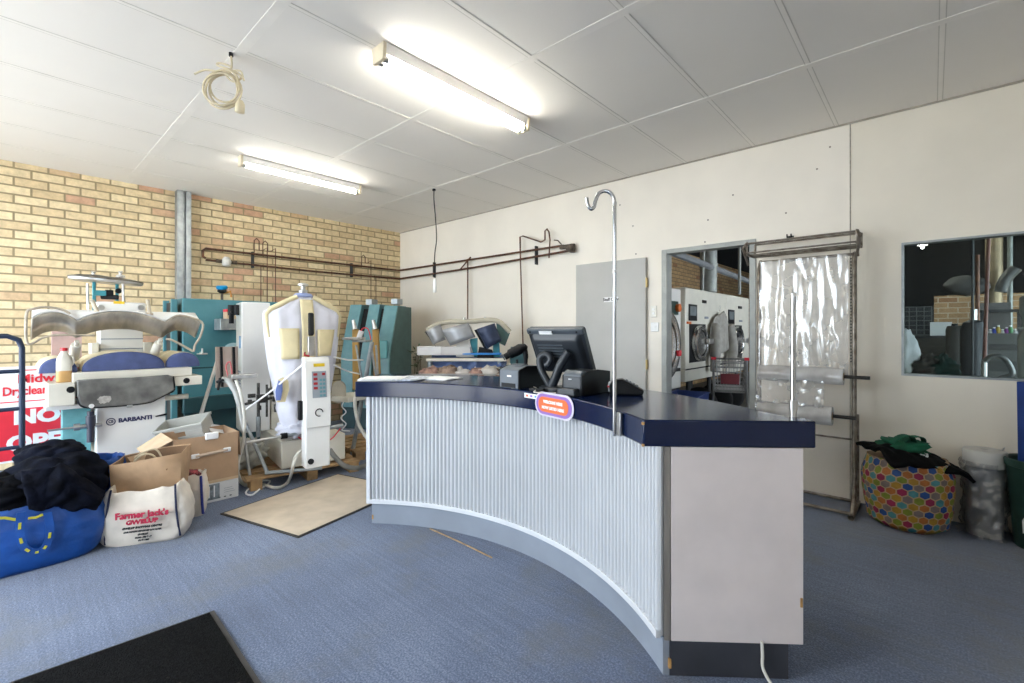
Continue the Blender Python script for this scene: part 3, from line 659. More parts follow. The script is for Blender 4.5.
# black tote folded on top with green handles
tb = thing('black_tote_bag', 'flattened black tote bag lying over the dotted laundry bag', 'bag', bc+Vector((.03,-.02,.47)))
def drape(u, v):
    p = bc + Vector((-.02,-.07,.515)) + RIGHT*((u-.5)*.52+.07) + FWD*((v-.5)*.34)
    e = (u-.5)*2; p.z += -.05*e - .035*e*e*e*e - .07*max(0, .35-v)/.35 + .028*noise.noise(Vector((u*4, v*4, 2)))+.012*noise.noise(Vector((u*9, v*9, 5)))
    return p
b = B(); b.grid(drape, 30, 20); b.build('body', cl_m, tb, solid=.022, angle=180)
cprint = aD(918, 462, 2.86)
b = B(); P = [drape(.50+.013*k, .30+.02*(k % 3)) for k in range(8)]
b.tube([p+Vector((0,-.004,.012)) for p in P], .0075, 6); P = [drape(.52+.012*k, .22+.014*k) for k in range(6)]; b.tube([p+Vector((0,-.004,.012)) for p in P], .006, 6); b.build('white_print', whitep, tb)
tg = thing('green_cloth_bag', 'bunched bright green cloth bag on top of the black tote', 'bag', bc+Vector((.0,-.03,.53)))
gc = bc+Vector((-.015,-.03,.555))
b = B(); b.blob(gc, (.25,.17,.10), .25, 2.6, 3, 28, 16, fold=.3); b.build('body', gr_m, tg, angle=180)
for k, (dx, h_) in enumerate(((-.05,.07),(.045,.055))):
    P = [gc+RIGHT*(dx+.075*math.cos(a)-.0)+FWD*(-.05-.03*math.sin(a)+.03*k)+Z_*(.02+h_*math.sin(a)) for a in [PI*i/10-.2 for i in range(11)]]
    b = B(); b.loft([[p+FWD*.022+Z_*.003, p-FWD*.022+Z_*.003, p-FWD*.022-Z_*.004, p+FWD*.022-Z_*.004] for p in P]); b.build('handle', gr_m, tg)
# film-wrapped roll standing on end
wc = Vector((6.905, -.155, 0)); t = thing('wrapped_film_roll', 'fat white roll wrapped in clear plastic standing beside the dotted bag', 'plastic film roll', wc)
B().lathe([(.088,.004),(.09,.02),(.09,.50),(.088,.505)], wc, seg=36).build('roll', mat('grey_roll_film', (.32,.325,.33), .5, var=.08), t)
B().lathe([(.10,.455),(.106,.46),(.108,.555),(.102,.563),(.03,.566),(.024,.562),(.024,.5)], wc, seg=36, caps=False).build('end_cap', mat('white_core_cap', (.50,.50,.48), .5, var=.04), t)
B().cyl(wc+Z_*.49, wc+Z_*.5, .024).build('core_hole', blackm, t)
def wrapf(u, v):
    a = u*2*PI; n = Vector((math.cos(a), math.sin(a), v*3)); r = .106 + .022*noise.noise(n*2.2)+.02*abs(noise.noise(n*4+Vector((4,0,0)))) + .03*max(0,.06-v)/.06
    return wc + Vector((r*math.cos(a), r*math.sin(a), .008+.48*v))
B().grid(wrapf, 64, 40).build('wrapping', film_mat('wrap_film', .08, .1, (.8,.82,.83), .6, .12), t, angle=180)
# green bin with a blue crate grid standing in it
gb = Vector((7.152,-.205,0)); t = thing('green_bin', 'dark green plastic bin at the right edge of the shop wall', 'bin', gb)
gbm = mat('dark_green_plastic', (.012,.045,.033), .5, var=.15)
B().lathe([(.115,.0),(.12,.01),(.155,.50),(.165,.505),(.168,.545),(.158,.55),(.148,.54),(.112,.02),(.0,.02)], gb, seg=36, caps=False).build('body', gbm, t)
b = B(); q = aD(1016, 515, 2.78)
a = math.atan2(-.79,-.55)
for pts_ in (((-.02,.18),(.0,.22),(.015,.12),(-.02,.10)),((.0,.14),(.03,.16),(.035,.08),(.01,.09))):
    P = [gb+Vector((math.cos(a+u/.13), math.sin(a+u/.13), 0))*(.1225+.03*z/.5*1.03)+Z_*z for u, z in pts_]; b.prism(P, Vector((math.cos(a), math.sin(a), 0))*.002)
b.build('torn_label', whitep, t)
hm = B(); hm.tube([gb+Vector((.16*math.cos(2.6),.16*math.sin(2.6),.5)), gb+Vector((.19*math.cos(2.6),.19*math.sin(2.6),.56)), gb+Vector((.16*math.cos(3.2),.16*math.sin(3.2),.6))], .004, 6); hm.build('wire_handle', steel, t)
bl = mat('blue_plastic', (.012,.045,.22), .45, var=.1)
t = thing('blue_basket', 'blue plastic basket with a grid edge standing in the green bin', 'basket', gb+Vector((0,0,.03)))
b0 = gb+Vector((-.028,-.03,.03)); TR = Matrix.Translation(b0) @ Matrix.Rotation(.735,4,'Z') @ Matrix.Rotation(-.015,4,'Y') @ Matrix.Diagonal((.58,.58,1,1))
b = B(TR); b.bx((-.075,-.10,0),(.10,.10,.012)); b.bx((-.075,-.10,0),(-.063,.10,1.0)); b.bx((.09,-.10,0),(.10,.10,1.0)); b.bx((-.075,.09,0),(.10,.10,1.0)); b.build('body', bl, t, bevel=.004)
b = B(TR)
for k in range(18): b.bx((-.105,-.103,.60+.024*k),(-.074,-.093,.605+.024*k))
for x in (-.105,-.09): b.bx((x-.002,-.104,.59),(x+.002,-.092,1.01))
b.build('grid_edge', mat('pale_blue_grid', (.35,.42,.52), .5), t)
# ================================================================== PIPES, CORDS
PZ1, PZ2 = 2.357, 2.217; Yp, Xp = -.06, .06
def pipe(name, pts, r, lab, smooth=0, group='copper pipes along the walls', m=None):
    return tag(B().tube(pts, r, 10, smooth=smooth).build(name, m or copper, loc=pts[len(pts)//2]), lab, 'pipe', group)
up = thing('copper_pipe', 'upper long copper pipe running round both walls', 'pipe', (Xp, Yp, PZ1), group='copper pipes along the walls')
B().tube([(Xp,-2.84,PZ2+.02),(Xp,-2.87,PZ2+.04),(Xp,-2.87,PZ1-.03),(Xp,-2.84,PZ1),(Xp,-1.5,PZ1),(Xp,Yp-.02,PZ1),(Xp+.02,Yp,PZ1),(1.8,Yp,PZ1),(3.42,Yp,PZ1)], .0135, 10).build('run', copper, up)
lo = thing('copper_pipe', 'lower long copper pipe running round both walls', 'pipe', (Xp, Yp, PZ2), group='copper pipes along the walls')
B().tube([(Xp,-2.84,PZ2),(Xp,-1.5,PZ2-.012),(Xp,Yp-.02,PZ2),(Xp+.02,Yp,PZ2),(1.8,Yp,PZ2+.02),(3.52,Yp,PZ2+.07)], .0135, 10).build('run', copper, lo)
for y in (-2.3,-.9): B().bx((.002,y-.012,PZ2-.04),(.05,y+.012,PZ1+.03)).build('clip', darkmetal, up)
for x in (.95,2.98): B().bx((x-.008,-.05,PZ2-.04),(x+.008,-.002,PZ1+.05)).build('clip', darkmetal, up)
# valve block where pipes meet the wall
q = aY(566, 248, -.06)
b = B(); b.box((3.47,-.07,2.335),(.17,.05,.045)).cyl((3.53,-.12,2.30),(3.53,-.02,2.30),.035).cyl((3.55,-.06,2.36),(3.55,-.06,2.26),.03); b.tube([(3.4,-.07,2.37),(3.36,-.09,2.42),(3.31,-.1,2.43)], .008, 8)
tag(b.build('pipe_valve', mat('grimy_brass', (.14,.11,.085), .5, .6, var=.3, scale=25), loc=(3.5,-.06,2.3), bevel=.003), 'grimy valve block where both copper pipes end on the white wall', 'valve')
# white filter fitting and brackets on brick
t = thing('pipe_filter', 'white filter fitting on the lower pipe over the brick wall', 'valve', (Xp,-2.62,PZ2))
B().lathe([(.02,-.06),(.045,-.05),(.055,0),(.04,.04),(.025,.06)], (Xp+.02,-2.62,PZ2), seg=20).build('bowl', mat('filter_white', (.62,.6,.55), .4, var=.12, scale=20), t)
B().cyl((Xp+.01,-2.73,PZ2),(Xp+.01,-2.5,PZ2),.022).build('union', MC['grimy_brass'], t)
# small riser pipes with swan necks
def swan(x0, y, z_top, z_bot, side, lab, axis='Y'):
    d_ = Vector((0,1,0)) if axis == 'Y' else Vector((1,0,0)); o = Vector((x0, y, 0))
    P = [o+Z_*PZ1+d_*(-.16*side), o+d_*(-.16*side)+Z_*(z_top), o+d_*(-.13*side)+Z_*(z_top+.03), o+d_*(-.10*side)+Z_*(z_top), o+d_*(-.10*side)+Z_*(PZ1+.05), o+d_*(-.05*side)+Z_*(PZ1+.06), o+Z_*(PZ1+.1), o+Z_*(PZ1+.02), o+Z_*z_bot]
    return pipe('riser_pipe', P, .006, lab, group='thin riser pipes on the walls')
swan(.085, -2.14, 2.53, 1.66, 1, 'thin riser with tall swan neck above the white finishing machine')
swan(.1, -2.04, 2.51, 1.66, 1, 'second thin riser with a swan neck above the white finishing machine')
pipe('riser_pipe', [Vector((.09,-2.22,PZ2)), Vector((.09,-2.22,1.66))], .006, 'thin straight riser below the lower brick wall pipe', group='thin riser pipes on the walls')
swan(.085, -.60, 2.50, 1.70, 1, 'thin riser with a swan neck above the teal finned machine')
pipe('riser_pipe', [Vector((.1,-.52,PZ2)), Vector((.1,-.52,1.70))], .006, 'thin straight riser into the teal finned machine', group='thin riser pipes on the walls')
q = aY(468, 262, -.07); pipe('riser_pipe', [Vector((1.6,-.07,PZ2+.02)), Vector((q.x+.06,-.075,PZ1+.03)), Vector((q.x,-.075,PZ1+.01)), Vector((q.x,-.075,1.1))], .009, 'thin brown riser on the white wall behind the second press', group='thin riser pipes on the walls')
P = [aY(x, y, -.08) for x, y in ((549,258),(550,240),(549,232),(547,229),(545,231),(545,240),(541,242),(523,236),(520,237),(520.5,262),(523,345),(525,372))]
pipe('riser_pipe', P, .009, 'dark riser with a stepped loop ending behind the scanner', group='thin riser pipes on the walls')
# coiled lead hanging from the ceiling
cc = aZ(231, 53, H-.002); t = thing('coiled_cable', 'coil of cream electrical lead hanging from the ceiling', 'cable', cc)
cab = mat('cream_cable', (.62,.53,.36), .5, var=.1)
D0 = (cc-CAM).dot(FWD); ctr_p = aD(223, 89, D0); R_ = 17.5*D0/FPX
B().cyl(cc, cc-Z_*.02, .012).build('ceiling_hook', blackm, t)
B().tube([cc-Z_*.01, cc-Z_*.08+RIGHT*.004, ctr_p+Z_*R_*.95+RIGHT*.03], .006, 8, smooth=4).build('drop_lead', cab, t)
P = []
for k in range(5*26):
    a = 2*PI*k/26; m_ = k/26
    rr = R_*(.93+.10*math.sin(m_*2.1)+.05*math.sin(a*2+m_)); P.append(ctr_p + RIGHT*(rr*math.cos(a)+.008*math.sin(m_*3)) + Z_*(rr*math.sin(a)+.012*math.cos(m_*2.3)) + FWD*(.012*math.sin(a+m_*1.7)+.02*(m_-2.5)/2.5))
B().tube(P, .0058, 8).build('coil', cab, t)
tp = ctr_p+Z_*R_*.95
B().tube([tp-RIGHT*.17-Z_*.01, tp-RIGHT*.1+Z_*.015, tp, tp+RIGHT*.05+Z_*.03, tp-RIGHT*.02+Z_*.055, tp-RIGHT*.03+Z_*.04, tp+RIGHT*.06+Z_*.01, tp+RIGHT*.11-Z_*.03, tp+RIGHT*.06-Z_*.055, tp+RIGHT*.02-Z_*.01, tp+RIGHT*.1+Z_*.01, tp+RIGHT*.125-Z_*.05], .0058, 8, smooth=5).build('knot', cab, t)
pp = ctr_p - Z_*R_*1.05 + RIGHT*.1
B().lathe([(.012,.05),(.024,.03),(.026,0),(.026,-.02),(.02,-.024)], pp-Z_*.01, axis=(.25,0,1), seg=16).build('plug', mat('plug_cream', (.72,.62,.42), .45, var=.08), t)
# hanging pull cord
cq = aZ(434, 189, H-.002); DQ = (cq-CAM).dot(FWD)
t = thing('pull_cord', 'black cord with a white end hanging from the ceiling near the corner', 'pull cord', cq)
P = [cq] + [aD(x, y, DQ) for x, y in ((434,200),(435,212),(436,225),(436.5,240),(435,252),(434.5,262),(435,278))]
B().tube(P, .006, 8, smooth=4).build('cord', rubber, t)
B().cyl(cq, cq-Z_*.02, .02).build('ceiling_rose', blackm, t)
e = aD(434.7, 286, DQ); B().loft([[e+Vector((.022*s*math.cos(a), .022*s*math.sin(a), z)) for a in [2*PI*i/14 for i in range(14)]] for z, s in ((.085,.5),(.075,.85),(-.06,1),(-.075,.8))]).build('end_switch', sww, t)
# mats
mb = mat('beige_mat', (.60,.50,.38), .9, var=.08, scale=6, bump=.3, bscale=220); me_ = mat('mat_edge', (.04,.035,.03), .8, var=.2)
mp = [aZ(x, y, .004) for x, y in ((298,538),(220,514),(338,474))]; mp.append(mp[2]+(mp[0]-mp[1])); mcen = sum(mp, Vector())/4
t = thing('beige_mat', 'flat beige mat on the carpet in front of the white finishing machine', 'mat', (mcen.x, mcen.y, 0))
B().prism([Vector((p.x,p.y,.0015)) for p in mp], (0,0,.006)).build('border', me_, t)
B().prism([Vector((mcen.x+(p.x-mcen.x)*.955, mcen.y+(p.y-mcen.y)*.965, .0076)) for p in mp], (0,0,.0022)).build('pile', mb, t)
bm_ = mat('black_mat_pile', (.008,.008,.008), .95, spec=.1, var=.5, scale=110, bump=.8, bscale=150)
bp_ = [aZ(262, 686, 0), aZ(214, 612, 0)]; dv = (aZ(0, 688, 0)-bp_[1]).normalized()
P4 = [bp_[0]+(bp_[0]-bp_[1])*.6, bp_[1], bp_[1]+dv*1.2, bp_[1]+dv*1.2+(bp_[0]-bp_[1])*1.6]; bcn = sum(P4, Vector())/4
t = thing('black_doormat', 'black ribbed entrance mat at the lower left of the carpet', 'mat', (bcn.x, bcn.y, 0))
B().prism([Vector((p.x,p.y,.0015)) for p in P4], (0,0,.007)).build('rubber_edge', mat('mat_rubber', (.06,.055,.05), .8, var=.2), t)
B().prism([Vector((bcn.x+(p.x-bcn.x)*.975, bcn.y+(p.y-bcn.y)*.965, .0088)) for p in P4], (0,0,.004)).build('pile', bm_, t)
# thin frayed carpet seam thread
q0, q1 = aZ(430,529,.002), aZ(492,558,.002)
tag(B().tube([Vector((q0.x,q0.y,.004)), Vector(((q0.x*.5+q1.x*.5), (q0.y*.5+q1.y*.5)+.006,.004)), Vector((q1.x,q1.y,.004))], .0045, 6, smooth=5).build('carpet_seam_strip', mat('seam_tan', (.42,.28,.15), .8, var=.2, scale=30), loc=(q0.x,q0.y,0)), 'thin tan strip along the carpet seam by the counter foot', 'strip')
# ================================================================== BRANDED PRESS (faces +X)
def YZ(X, pts): return [Vector((X, y, z)) for y, z in pts]
pr = thing('steam_press', 'white shirt press with three blue padded domes beside the post', 'press', (1.6, -3.82, 0))
cab = B(); cab.bx((1.22,-4.03,.06),(1.85,-3.59,.965)).build('cabinet', white_p, pr, bevel=.008)
B().bx((1.27,-4.0,.0),(1.80,-3.62,.06)).build('plinth', plinth_d, pr)
text('lettering', 'BARBANTI', .0445, (1.8525, -3.790, .633), Y_, Z_, mat('navy_print', (.02,.025,.10), .5), pr, bold=.0022, sx=1.03)
b = B(); c = Vector((1.851,-3.943,.632))
b.tube([c+Vector((.002, .026*math.cos(a), .026*math.sin(a))) for a in [2*PI*i/24 for i in range(24)]], .0035, 6, closed=True)
b.build('emblem_ring', MC['navy_print'], pr)
text('emblem_letters', 'CB', .03, (1.8525, -3.943, .632), Y_, Z_, MC['navy_print'], pr, bold=.001, sx=.8)
B().tube([(1.853,-3.66,.635),(1.857,-3.585,.645)], [.004,.008], 8).build('paint_scuff', blackm, pr)
# pedestal table beam and end blocks
B().bx((1.28,-4.17,.965),(1.93,-3.42,1.035)).build('table', ivory, pr, bevel=.006)
for y0, y1, z0, z1, hy, hz in ((-3.55,-3.35,.885,.962,-3.465,.925),(-4.30,-4.155,.80,.965,-4.18,.915)):
    e = B().bx((1.55,y0,z0),(1.95,y1,z1)).build('end_block', ivory, pr, bevel=.005)
    B().cyl((1.945,hy,hz),(1.953,hy,hz),.024).build('hole', blackm, e)
B().bx((1.45,-4.31,.765),(1.90,-4.04,.798)).build('side_shelf', white_p, pr, bevel=.004)
B().cyl((1.80,-3.6,.775),(1.80,-3.42,.775),.022).build('side_bar', ivory, pr)
B().cyl((1.80,-3.598,.775),(1.80,-3.585,.775),.024).build('side_bar_end', mat('amber_plastic', (.6,.25,.03), .4), pr)
# grey cover hung on the front
gcv = mat('worn_grey_cover', (.20,.195,.18), .75, var=.25, scale=7, col2=(.075,.073,.068), bump=.15, bscale=30)
cp = [(-4.15,.985),(-4.0,.985),(-3.82,.98),(-3.60,.985),(-3.565,.97),(-3.555,.86),(-3.60,.83),(-3.66,.80),(-3.70,.778),(-3.76,.768),(-3.86,.765),(-4.01,.77),(-4.09,.775),(-4.13,.80),(-4.145,.86)]
hv = B().prism(YZ(1.952, cp), (.03,0,0)).build('hanging_cover', gcv, pr, bevel=.008)
B().tube([p+Vector((.016,0,0)) for p in spline(YZ(1.95, cp[4:]), 4)], .0085, 8).build('black_edging', blackm, hv)
b = B(); P = [(.07*math.cos(a)*(.75+.3*noise.noise(Vector((math.cos(a)*2,math.sin(a)*2,1)))), .035*math.sin(a)*(.8+.4*noise.noise(Vector((math.cos(a)*2.5,math.sin(a)*2.5,4))))) for a in [2*PI*i/26 for i in range(26)]]
b.prism([Vector((1.983, -3.995+u*.75, .825+v)) for u, v in P], (.0015,0,0)); b.build('pale_stain', mat('stain_pale', (.50,.47,.43), .8, var=.15, scale=40), hv)
B().cyl((1.98,-4.07,.785),(1.988,-4.07,.785),.016).build('eyelet', white_p, hv)
B().box((1.965,-3.845,.755),(.03,.035,.022)).build('clip', steel, hv, bevel=.003)
# padded domes
bluepad = mat('blue_press_pad', (.075,.10,.235), .85, var=.12, scale=12, bump=.2, bscale=90); creampad = mat('cream_press_pad', (.68,.58,.38), .85, var=.1, scale=10)
def dome(y0, y1, zt, x1):
    n = 18; zb = 1.036
    arc = [(y0+(y1-y0)*(.5-.5*math.cos(PI*i/n)), zb+(zt-zb)*math.sin(PI*i/n)**.8) for i in range(n+1)]
    B().prism(YZ(1.36, arc), (x1-.035-1.36,0,0)).build('padded_dome', creampad, pr, bevel=.01, angle=50)
    inn = [(y0+.004+(y1-y0-.008)*(.5-.5*math.cos(PI*i/n)), zb+(zt-.004-zb)*math.sin(PI*i/n)**.8) for i in range(n+1)]
    mid = [((y+.5*(y0+y1)*.10)/1.10, zb+(z-zb)*.90) for y, z in inn]
    B().loft([YZ(x1-.034, inn), YZ(x1-.012, [(y, z) for y, z in inn]), YZ(x1, mid)]).build('dome_cover', bluepad, pr, angle=60)
dome(-4.115,-3.59,1.185,1.86); dome(-3.59,-3.335,1.165,1.84); dome(-4.345,-4.13,1.15,1.84)
# pressing head: three polished arches held open
plate = mat('polished_hot_plate', (.56,.50,.41), .32, .6, var=.16, scale=5, stretch=(1,3,1))
tp_ = [(-4.38,1.43),(-4.345,1.455),(-4.31,1.472),(-4.25,1.478),(-4.19,1.455),(-4.145,1.42),(-4.07,1.463),(-3.97,1.49),(-3.84,1.492),(-3.72,1.463),(-3.615,1.42),(-3.56,1.46),(-3.51,1.475),(-3.44,1.46),(-3.365,1.415)]
bt_ = [(-4.38,1.285),(-4.345,1.318),(-4.31,1.34),(-4.25,1.35),(-4.19,1.335),(-4.145,1.295),(-4.07,1.335),(-3.97,1.362),(-3.84,1.366),(-3.72,1.338),(-3.615,1.292),(-3.56,1.34),(-3.51,1.355),(-3.44,1.337),(-3.375,1.288)]
def sp2(l, k=5):
    out = []
    for a, b_ in ((0,5),(5,10),(10,14)): out += spline([Vector((0,y,z)) for y, z in l[a:b_+1]], k)[(1 if a else 0):]
    return out
T1 = [v+Vector((1.96,0,0)) for v in sp2(tp_)]; B1 = [v+Vector((1.84,0,0)) for v in sp2(bt_)]
B().loft([T1, B1], closed=False, caps=False).build('hot_plate', plate, pr, solid=.012, angle=35)
T2 = [v+Vector((1.955,0,.012)) for v in sp2(tp_)]; zt = [Vector((1.80, v.y*.985-.055, max(1.505, 1.505))) for v in T2]; zb = [Vector((1.62, v.y*.985-.055, 1.50)) for v in T2]; zc = [Vector((1.62, v.y*.985-.055, 1.36)) for v in T2]
B().loft([T2, zt, zb, zc], closed=False, caps=False).build('head_shell', white_p, pr, solid=.008, angle=40)
for px, py, qx, qy in ((77,341,73.5,358),(160.5,339,153,356)):
    p0 = aX(px, py, 1.86); p1 = aX(qx, qy, 1.72); B().cyl(p0, p0.lerp(p1,.25), .014).cyl(p0.lerp(p1,.22), p1, .03, .034).build('gas_strut', ivory, pr)
gp = [aX(x, y, 2.0) for x, y in ((70,314),(62,309.5),(45,307),(33,309),(27,312),(26,327),(26.5,340),(31,344),(51,335.5),(94,335.5))]
gtube = mat('tan_guard_tube', (.50,.43,.33), .45, .2, var=.15, scale=20)
B().tube(gp, .008, 8, smooth=3).build('guard_rail', gtube, pr)
gp = [aX(x, y, 2.0) for x, y in ((172,318),(180,315.5),(196,319),(203,324.5),(200,337),(195,345),(193.5,351),(189,349),(173,340.5),(166,339))]
B().tube(gp, .009, 8, smooth=3).build('guard_rail', gtube, pr)
# column behind the head and its boxes
b = B(); y0 = aX(100,330,1.45).y; y1 = aX(143,330,1.45).y
B().bx((1.22,y0,1.035),(1.45,y1,1.50)).build('rear_column', white_p, pr, bevel=.006)
for z in (1.19, 1.275): B().bx((1.45,y0-.002,z),(1.454,y1+.002,z+.008)).build('seam', plinth_m, pr)
for ya, yb in ((aX(91,345,1.5).y, aX(99,345,1.5).y),(aX(144,345,1.5).y, aX(152,345,1.5).y)): B().bx((1.3,ya,1.036),(1.5,yb,1.245)).build('side_box', ivory, pr, bevel=.005)
yl = mat('yellow_label', (.80,.55,.02), .5)
q = aX(117,351.5,1.456); B().bx((1.453,q.y-.045,1.165),(1.456,q.y+.045,1.183)).build('warning_label', yl, pr)
ub = B().bx((1.5,aX(97,305,1.7).y,1.506),(1.7,aX(146,305,1.7).y,1.585)).build('upper_box', white_p, pr, bevel=.012)
q = aX(119,302.5,1.7); B().bx((1.699,q.y-.035,q.z-.011),(1.702,q.y+.035,q.z+.011)).build('warning_label', yl, ub)
for x in (101, 141):
    q = aX(x, 307, 1.7); B().cyl((1.68,q.y,q.z-.005),(1.71,q.y,q.z-.005),.022).build('knob', steel, ub)
for x0, x1 in ((92,98),(147.5,150)):
    p0 = aX(x0, 300, 1.9); p1 = aX(x1, 314, 1.93); B().cyl(p0, p1, .014, seg=8).cyl(p1-Y_*.03, p1+Y_*.02, .012, seg=8).build('hinge_arm', gtube, pr)
q = aX(67,341,1.35); B().bx((1.3,q.y-.09,1.10),(1.35,q.y+.09,1.36)).build('pink_panel', mat('pink_brown_panel', (.55,.38,.35), .7, var=.1), pr, label='pinkish brown panel')
# upper tray
tc_ = aX(107, 280.5, 1.45)
def ell(k, z, n=32): return [tc_+Vector((.13*k*math.sin(a)*(1 if abs(math.cos(a))<.9 else .9), .245*k*math.cos(a), z+.02*math.cos(a)*-1*.6)) for a in [2*PI*i/n for i in range(n)]]
B().loft([ell(.93,-.022), ell(1,-.012), ell(1,.0)]).build('upper_plate', steel, pr)
B().loft([ell(1.01,.001), ell(1.0,.012), ell(.75,.026), ell(.3,.032)]).build('upper_plate_cover', mat('dark_bronze', (.16,.145,.12), .4, .5, var=.2), pr)
for x in (93.5, 120.5):
    q = aX(x, 274, 1.47); B().lathe([(.035,-.02),(.03,0),(.012,.008),(.011,.022),(.018,.026),(.014,.036)], q-Z_*.012, seg=14).build('knob', steel, pr)
for x, X in ((88,1.5),(123.5,1.5)):
    q = aX(x, 284, X); B().cyl((X,q.y,1.505),(X,q.y-.004,q.z+.005),.009, seg=8).build('support_rod', steel, pr)
tl = mat('bright_teal_enamel', (.05,.30,.36), .4, var=.1)
for x in (94, 117): q = aX(x, 290, 1.42); B().box((1.42,q.y,1.64),(.02,.022,.25)).build('bracket', tl, pr, bevel=.003)
q = aX(99.5, 293, 1.44); B().box((1.44,q.y,q.z),(.02,.085,.045)).build('bracket', tl, pr, bevel=.003)
q = aX(109, 293, 1.42); B().box((1.42,q.y,q.z),(.05,.055,.05)).cyl((1.40,q.y-.05,q.z-.035),(1.44,q.y+.06,q.z-.035),.02).build('valve_cluster', rubber, pr, bevel=.006)
q = aX(118.5, 291, 1.46); B().cyl((1.44,q.y,q.z),(1.47,q.y,q.z),.022).build('pressure_knob', blackm, pr)
# lower left control box and air regulator
B().bx((1.40,-4.215,.40),(1.76,-4.05,.762)).build('control_box', mat('worn_light_teal', (.16,.40,.42), .5, var=.15, scale=14, col2=(.11,.30,.31)), pr, bevel=.006, label='light teal box below the side shelf')
b = B(); b.cyl((1.89,-4.065,.70),(1.89,-4.065,.735),.022).cyl((1.89,-4.065,.62),(1.89,-4.065,.70),.03).cyl((1.89,-4.065,.50),(1.89,-4.065,.62),.024); rg = b.build('air_regulator', mat('regulator_black', (.03,.035,.06), .35), pr)
B().cyl((1.89,-4.12,.625),(1.89,-4.0,.625),.016).cyl((1.89,-4.30,.622),(1.89,-4.12,.625),.008).cyl((1.89,-4.16,.625),(1.89,-4.125,.625),.026).build('fitting', steel, rg)
# milk bottle on the end block
bc_ = aX(64, 382, 1.85); bz = .967
t = thing('milk_bottle', 'half empty plastic bottle with red cap standing on the white press', 'bottle', (1.85, bc_.y, bz))
mk = mat('milky_plastic', (.74,.70,.60), .35, var=.08); lq = mat('brown_liquid', (.58,.34,.13), .35, var=.1)
def sq(k, z, n=24, e=.7): return [Vector((1.85, bc_.y, bz+z)) + Vector((math.copysign(abs(math.cos(a))**e, math.cos(a))*k, math.copysign(abs(math.sin(a))**e, math.sin(a))*k, 0)) for a in [2*PI*i/n for i in range(n)]]
B().loft([sq(.04,0), sq(.044,.006), sq(.044,.085)]).build('liquid', lq, t)
B().loft([sq(.044,.0851), sq(.044,.15), sq(.040,.175), sq(.028,.205,e=.9), sq(.018,.222,e=1), sq(.018,.235,e=1)]).build('body', mk, t)
B().tube([Vector((1.85,bc_.y+.03,bz+.19)), Vector((1.86,bc_.y+.047,bz+.18)), Vector((1.86,bc_.y+.048,bz+.14)), Vector((1.85,bc_.y+.04,bz+.125))], .009, 8, smooth=4).build('handle', mk, t)
B().cyl((1.85,bc_.y,bz+.232),(1.85,bc_.y,bz+.255),.021).build('cap', mat('red_cap', (.6,.02,.03), .35), t)
# ================================================================== SIGN AND TROLLEY
SX = 1.66
sg = thing('drycleaners_sign', 'white and red drycleaners now open sign behind the dark trolley', 'sign', (SX, -4.36, .39))
signw = mat('sign_white_board', (.84,.84,.86), .4, var=.03); signr = mat('sign_red', (.74,.03,.05), .4, var=.04)
B().bx((SX-.02,-4.66,.385),(SX,-4.06,1.085)).build('board', signw, sg, bevel=.002)
B().bx((SX-.001,-4.535,.40),(SX+.002,-4.09,.775)).build('red_panel', signr, sg)
for z in (1.052, .822): B().bx((SX-.001,-4.53,z),(SX+.0015,-4.1,z+.008)).build('red_rule', signr, sg)
text('lettering', 'Midw', .088, (SX+.0025, -4.445, .99), Y_, Z_, signr, sg, align='LEFT', bold=.0025, sx=1.0)
text('lettering', 'Drycleaners', .088, (SX+.0025, -4.52, .902), Y_, Z_, signr, sg, align='LEFT', bold=.0025, sx=.74)
text('lettering', 'NOW', .138, (SX+.003, -4.465, .705), Y_, Z_, signw, sg, align='LEFT', bold=.007, sx=1.12)
text('lettering', 'OPEN', .152, (SX+.003, -4.5, .515), Y_, Z_, signw, sg, align='LEFT', bold=.007, sx=1.05)
navyt = mat('navy_tube', (.02,.035,.075), .4, .2, var=.1); HX = 2.32
tr = thing('hand_trolley', 'dark navy tubular trolley frame in front of the red sign', 'trolley', (HX+.1, -4.72, 0))
B().tube([(HX,-4.435,.12),(HX,-4.435,1.24),(HX,-4.45,1.29),(HX,-4.50,1.315),(HX,-4.95,1.315),(HX,-5.0,1.29),(HX,-5.015,1.24),(HX,-5.015,.12)], .0155, 12).build('frame', navyt, tr)
for z in (1.09,.85,.605,.2): B().tube([(HX,-4.435,z),(HX,-5.015,z)], .0125, 10).build('rung', navyt, tr)
B().bx((HX-.02,-4.98,.03),(HX+.14,-4.47,.045)).build('toe_plate', navyt, tr)
for y in (-4.43,-5.02): B().lathe([(.03,-.02),(.09,-.02),(.1,-.012),(.1,.012),(.09,.02),(.03,.02)], (HX-.05,y,.1), axis=(0,1,0), seg=24).build('wheel', rubber, tr)
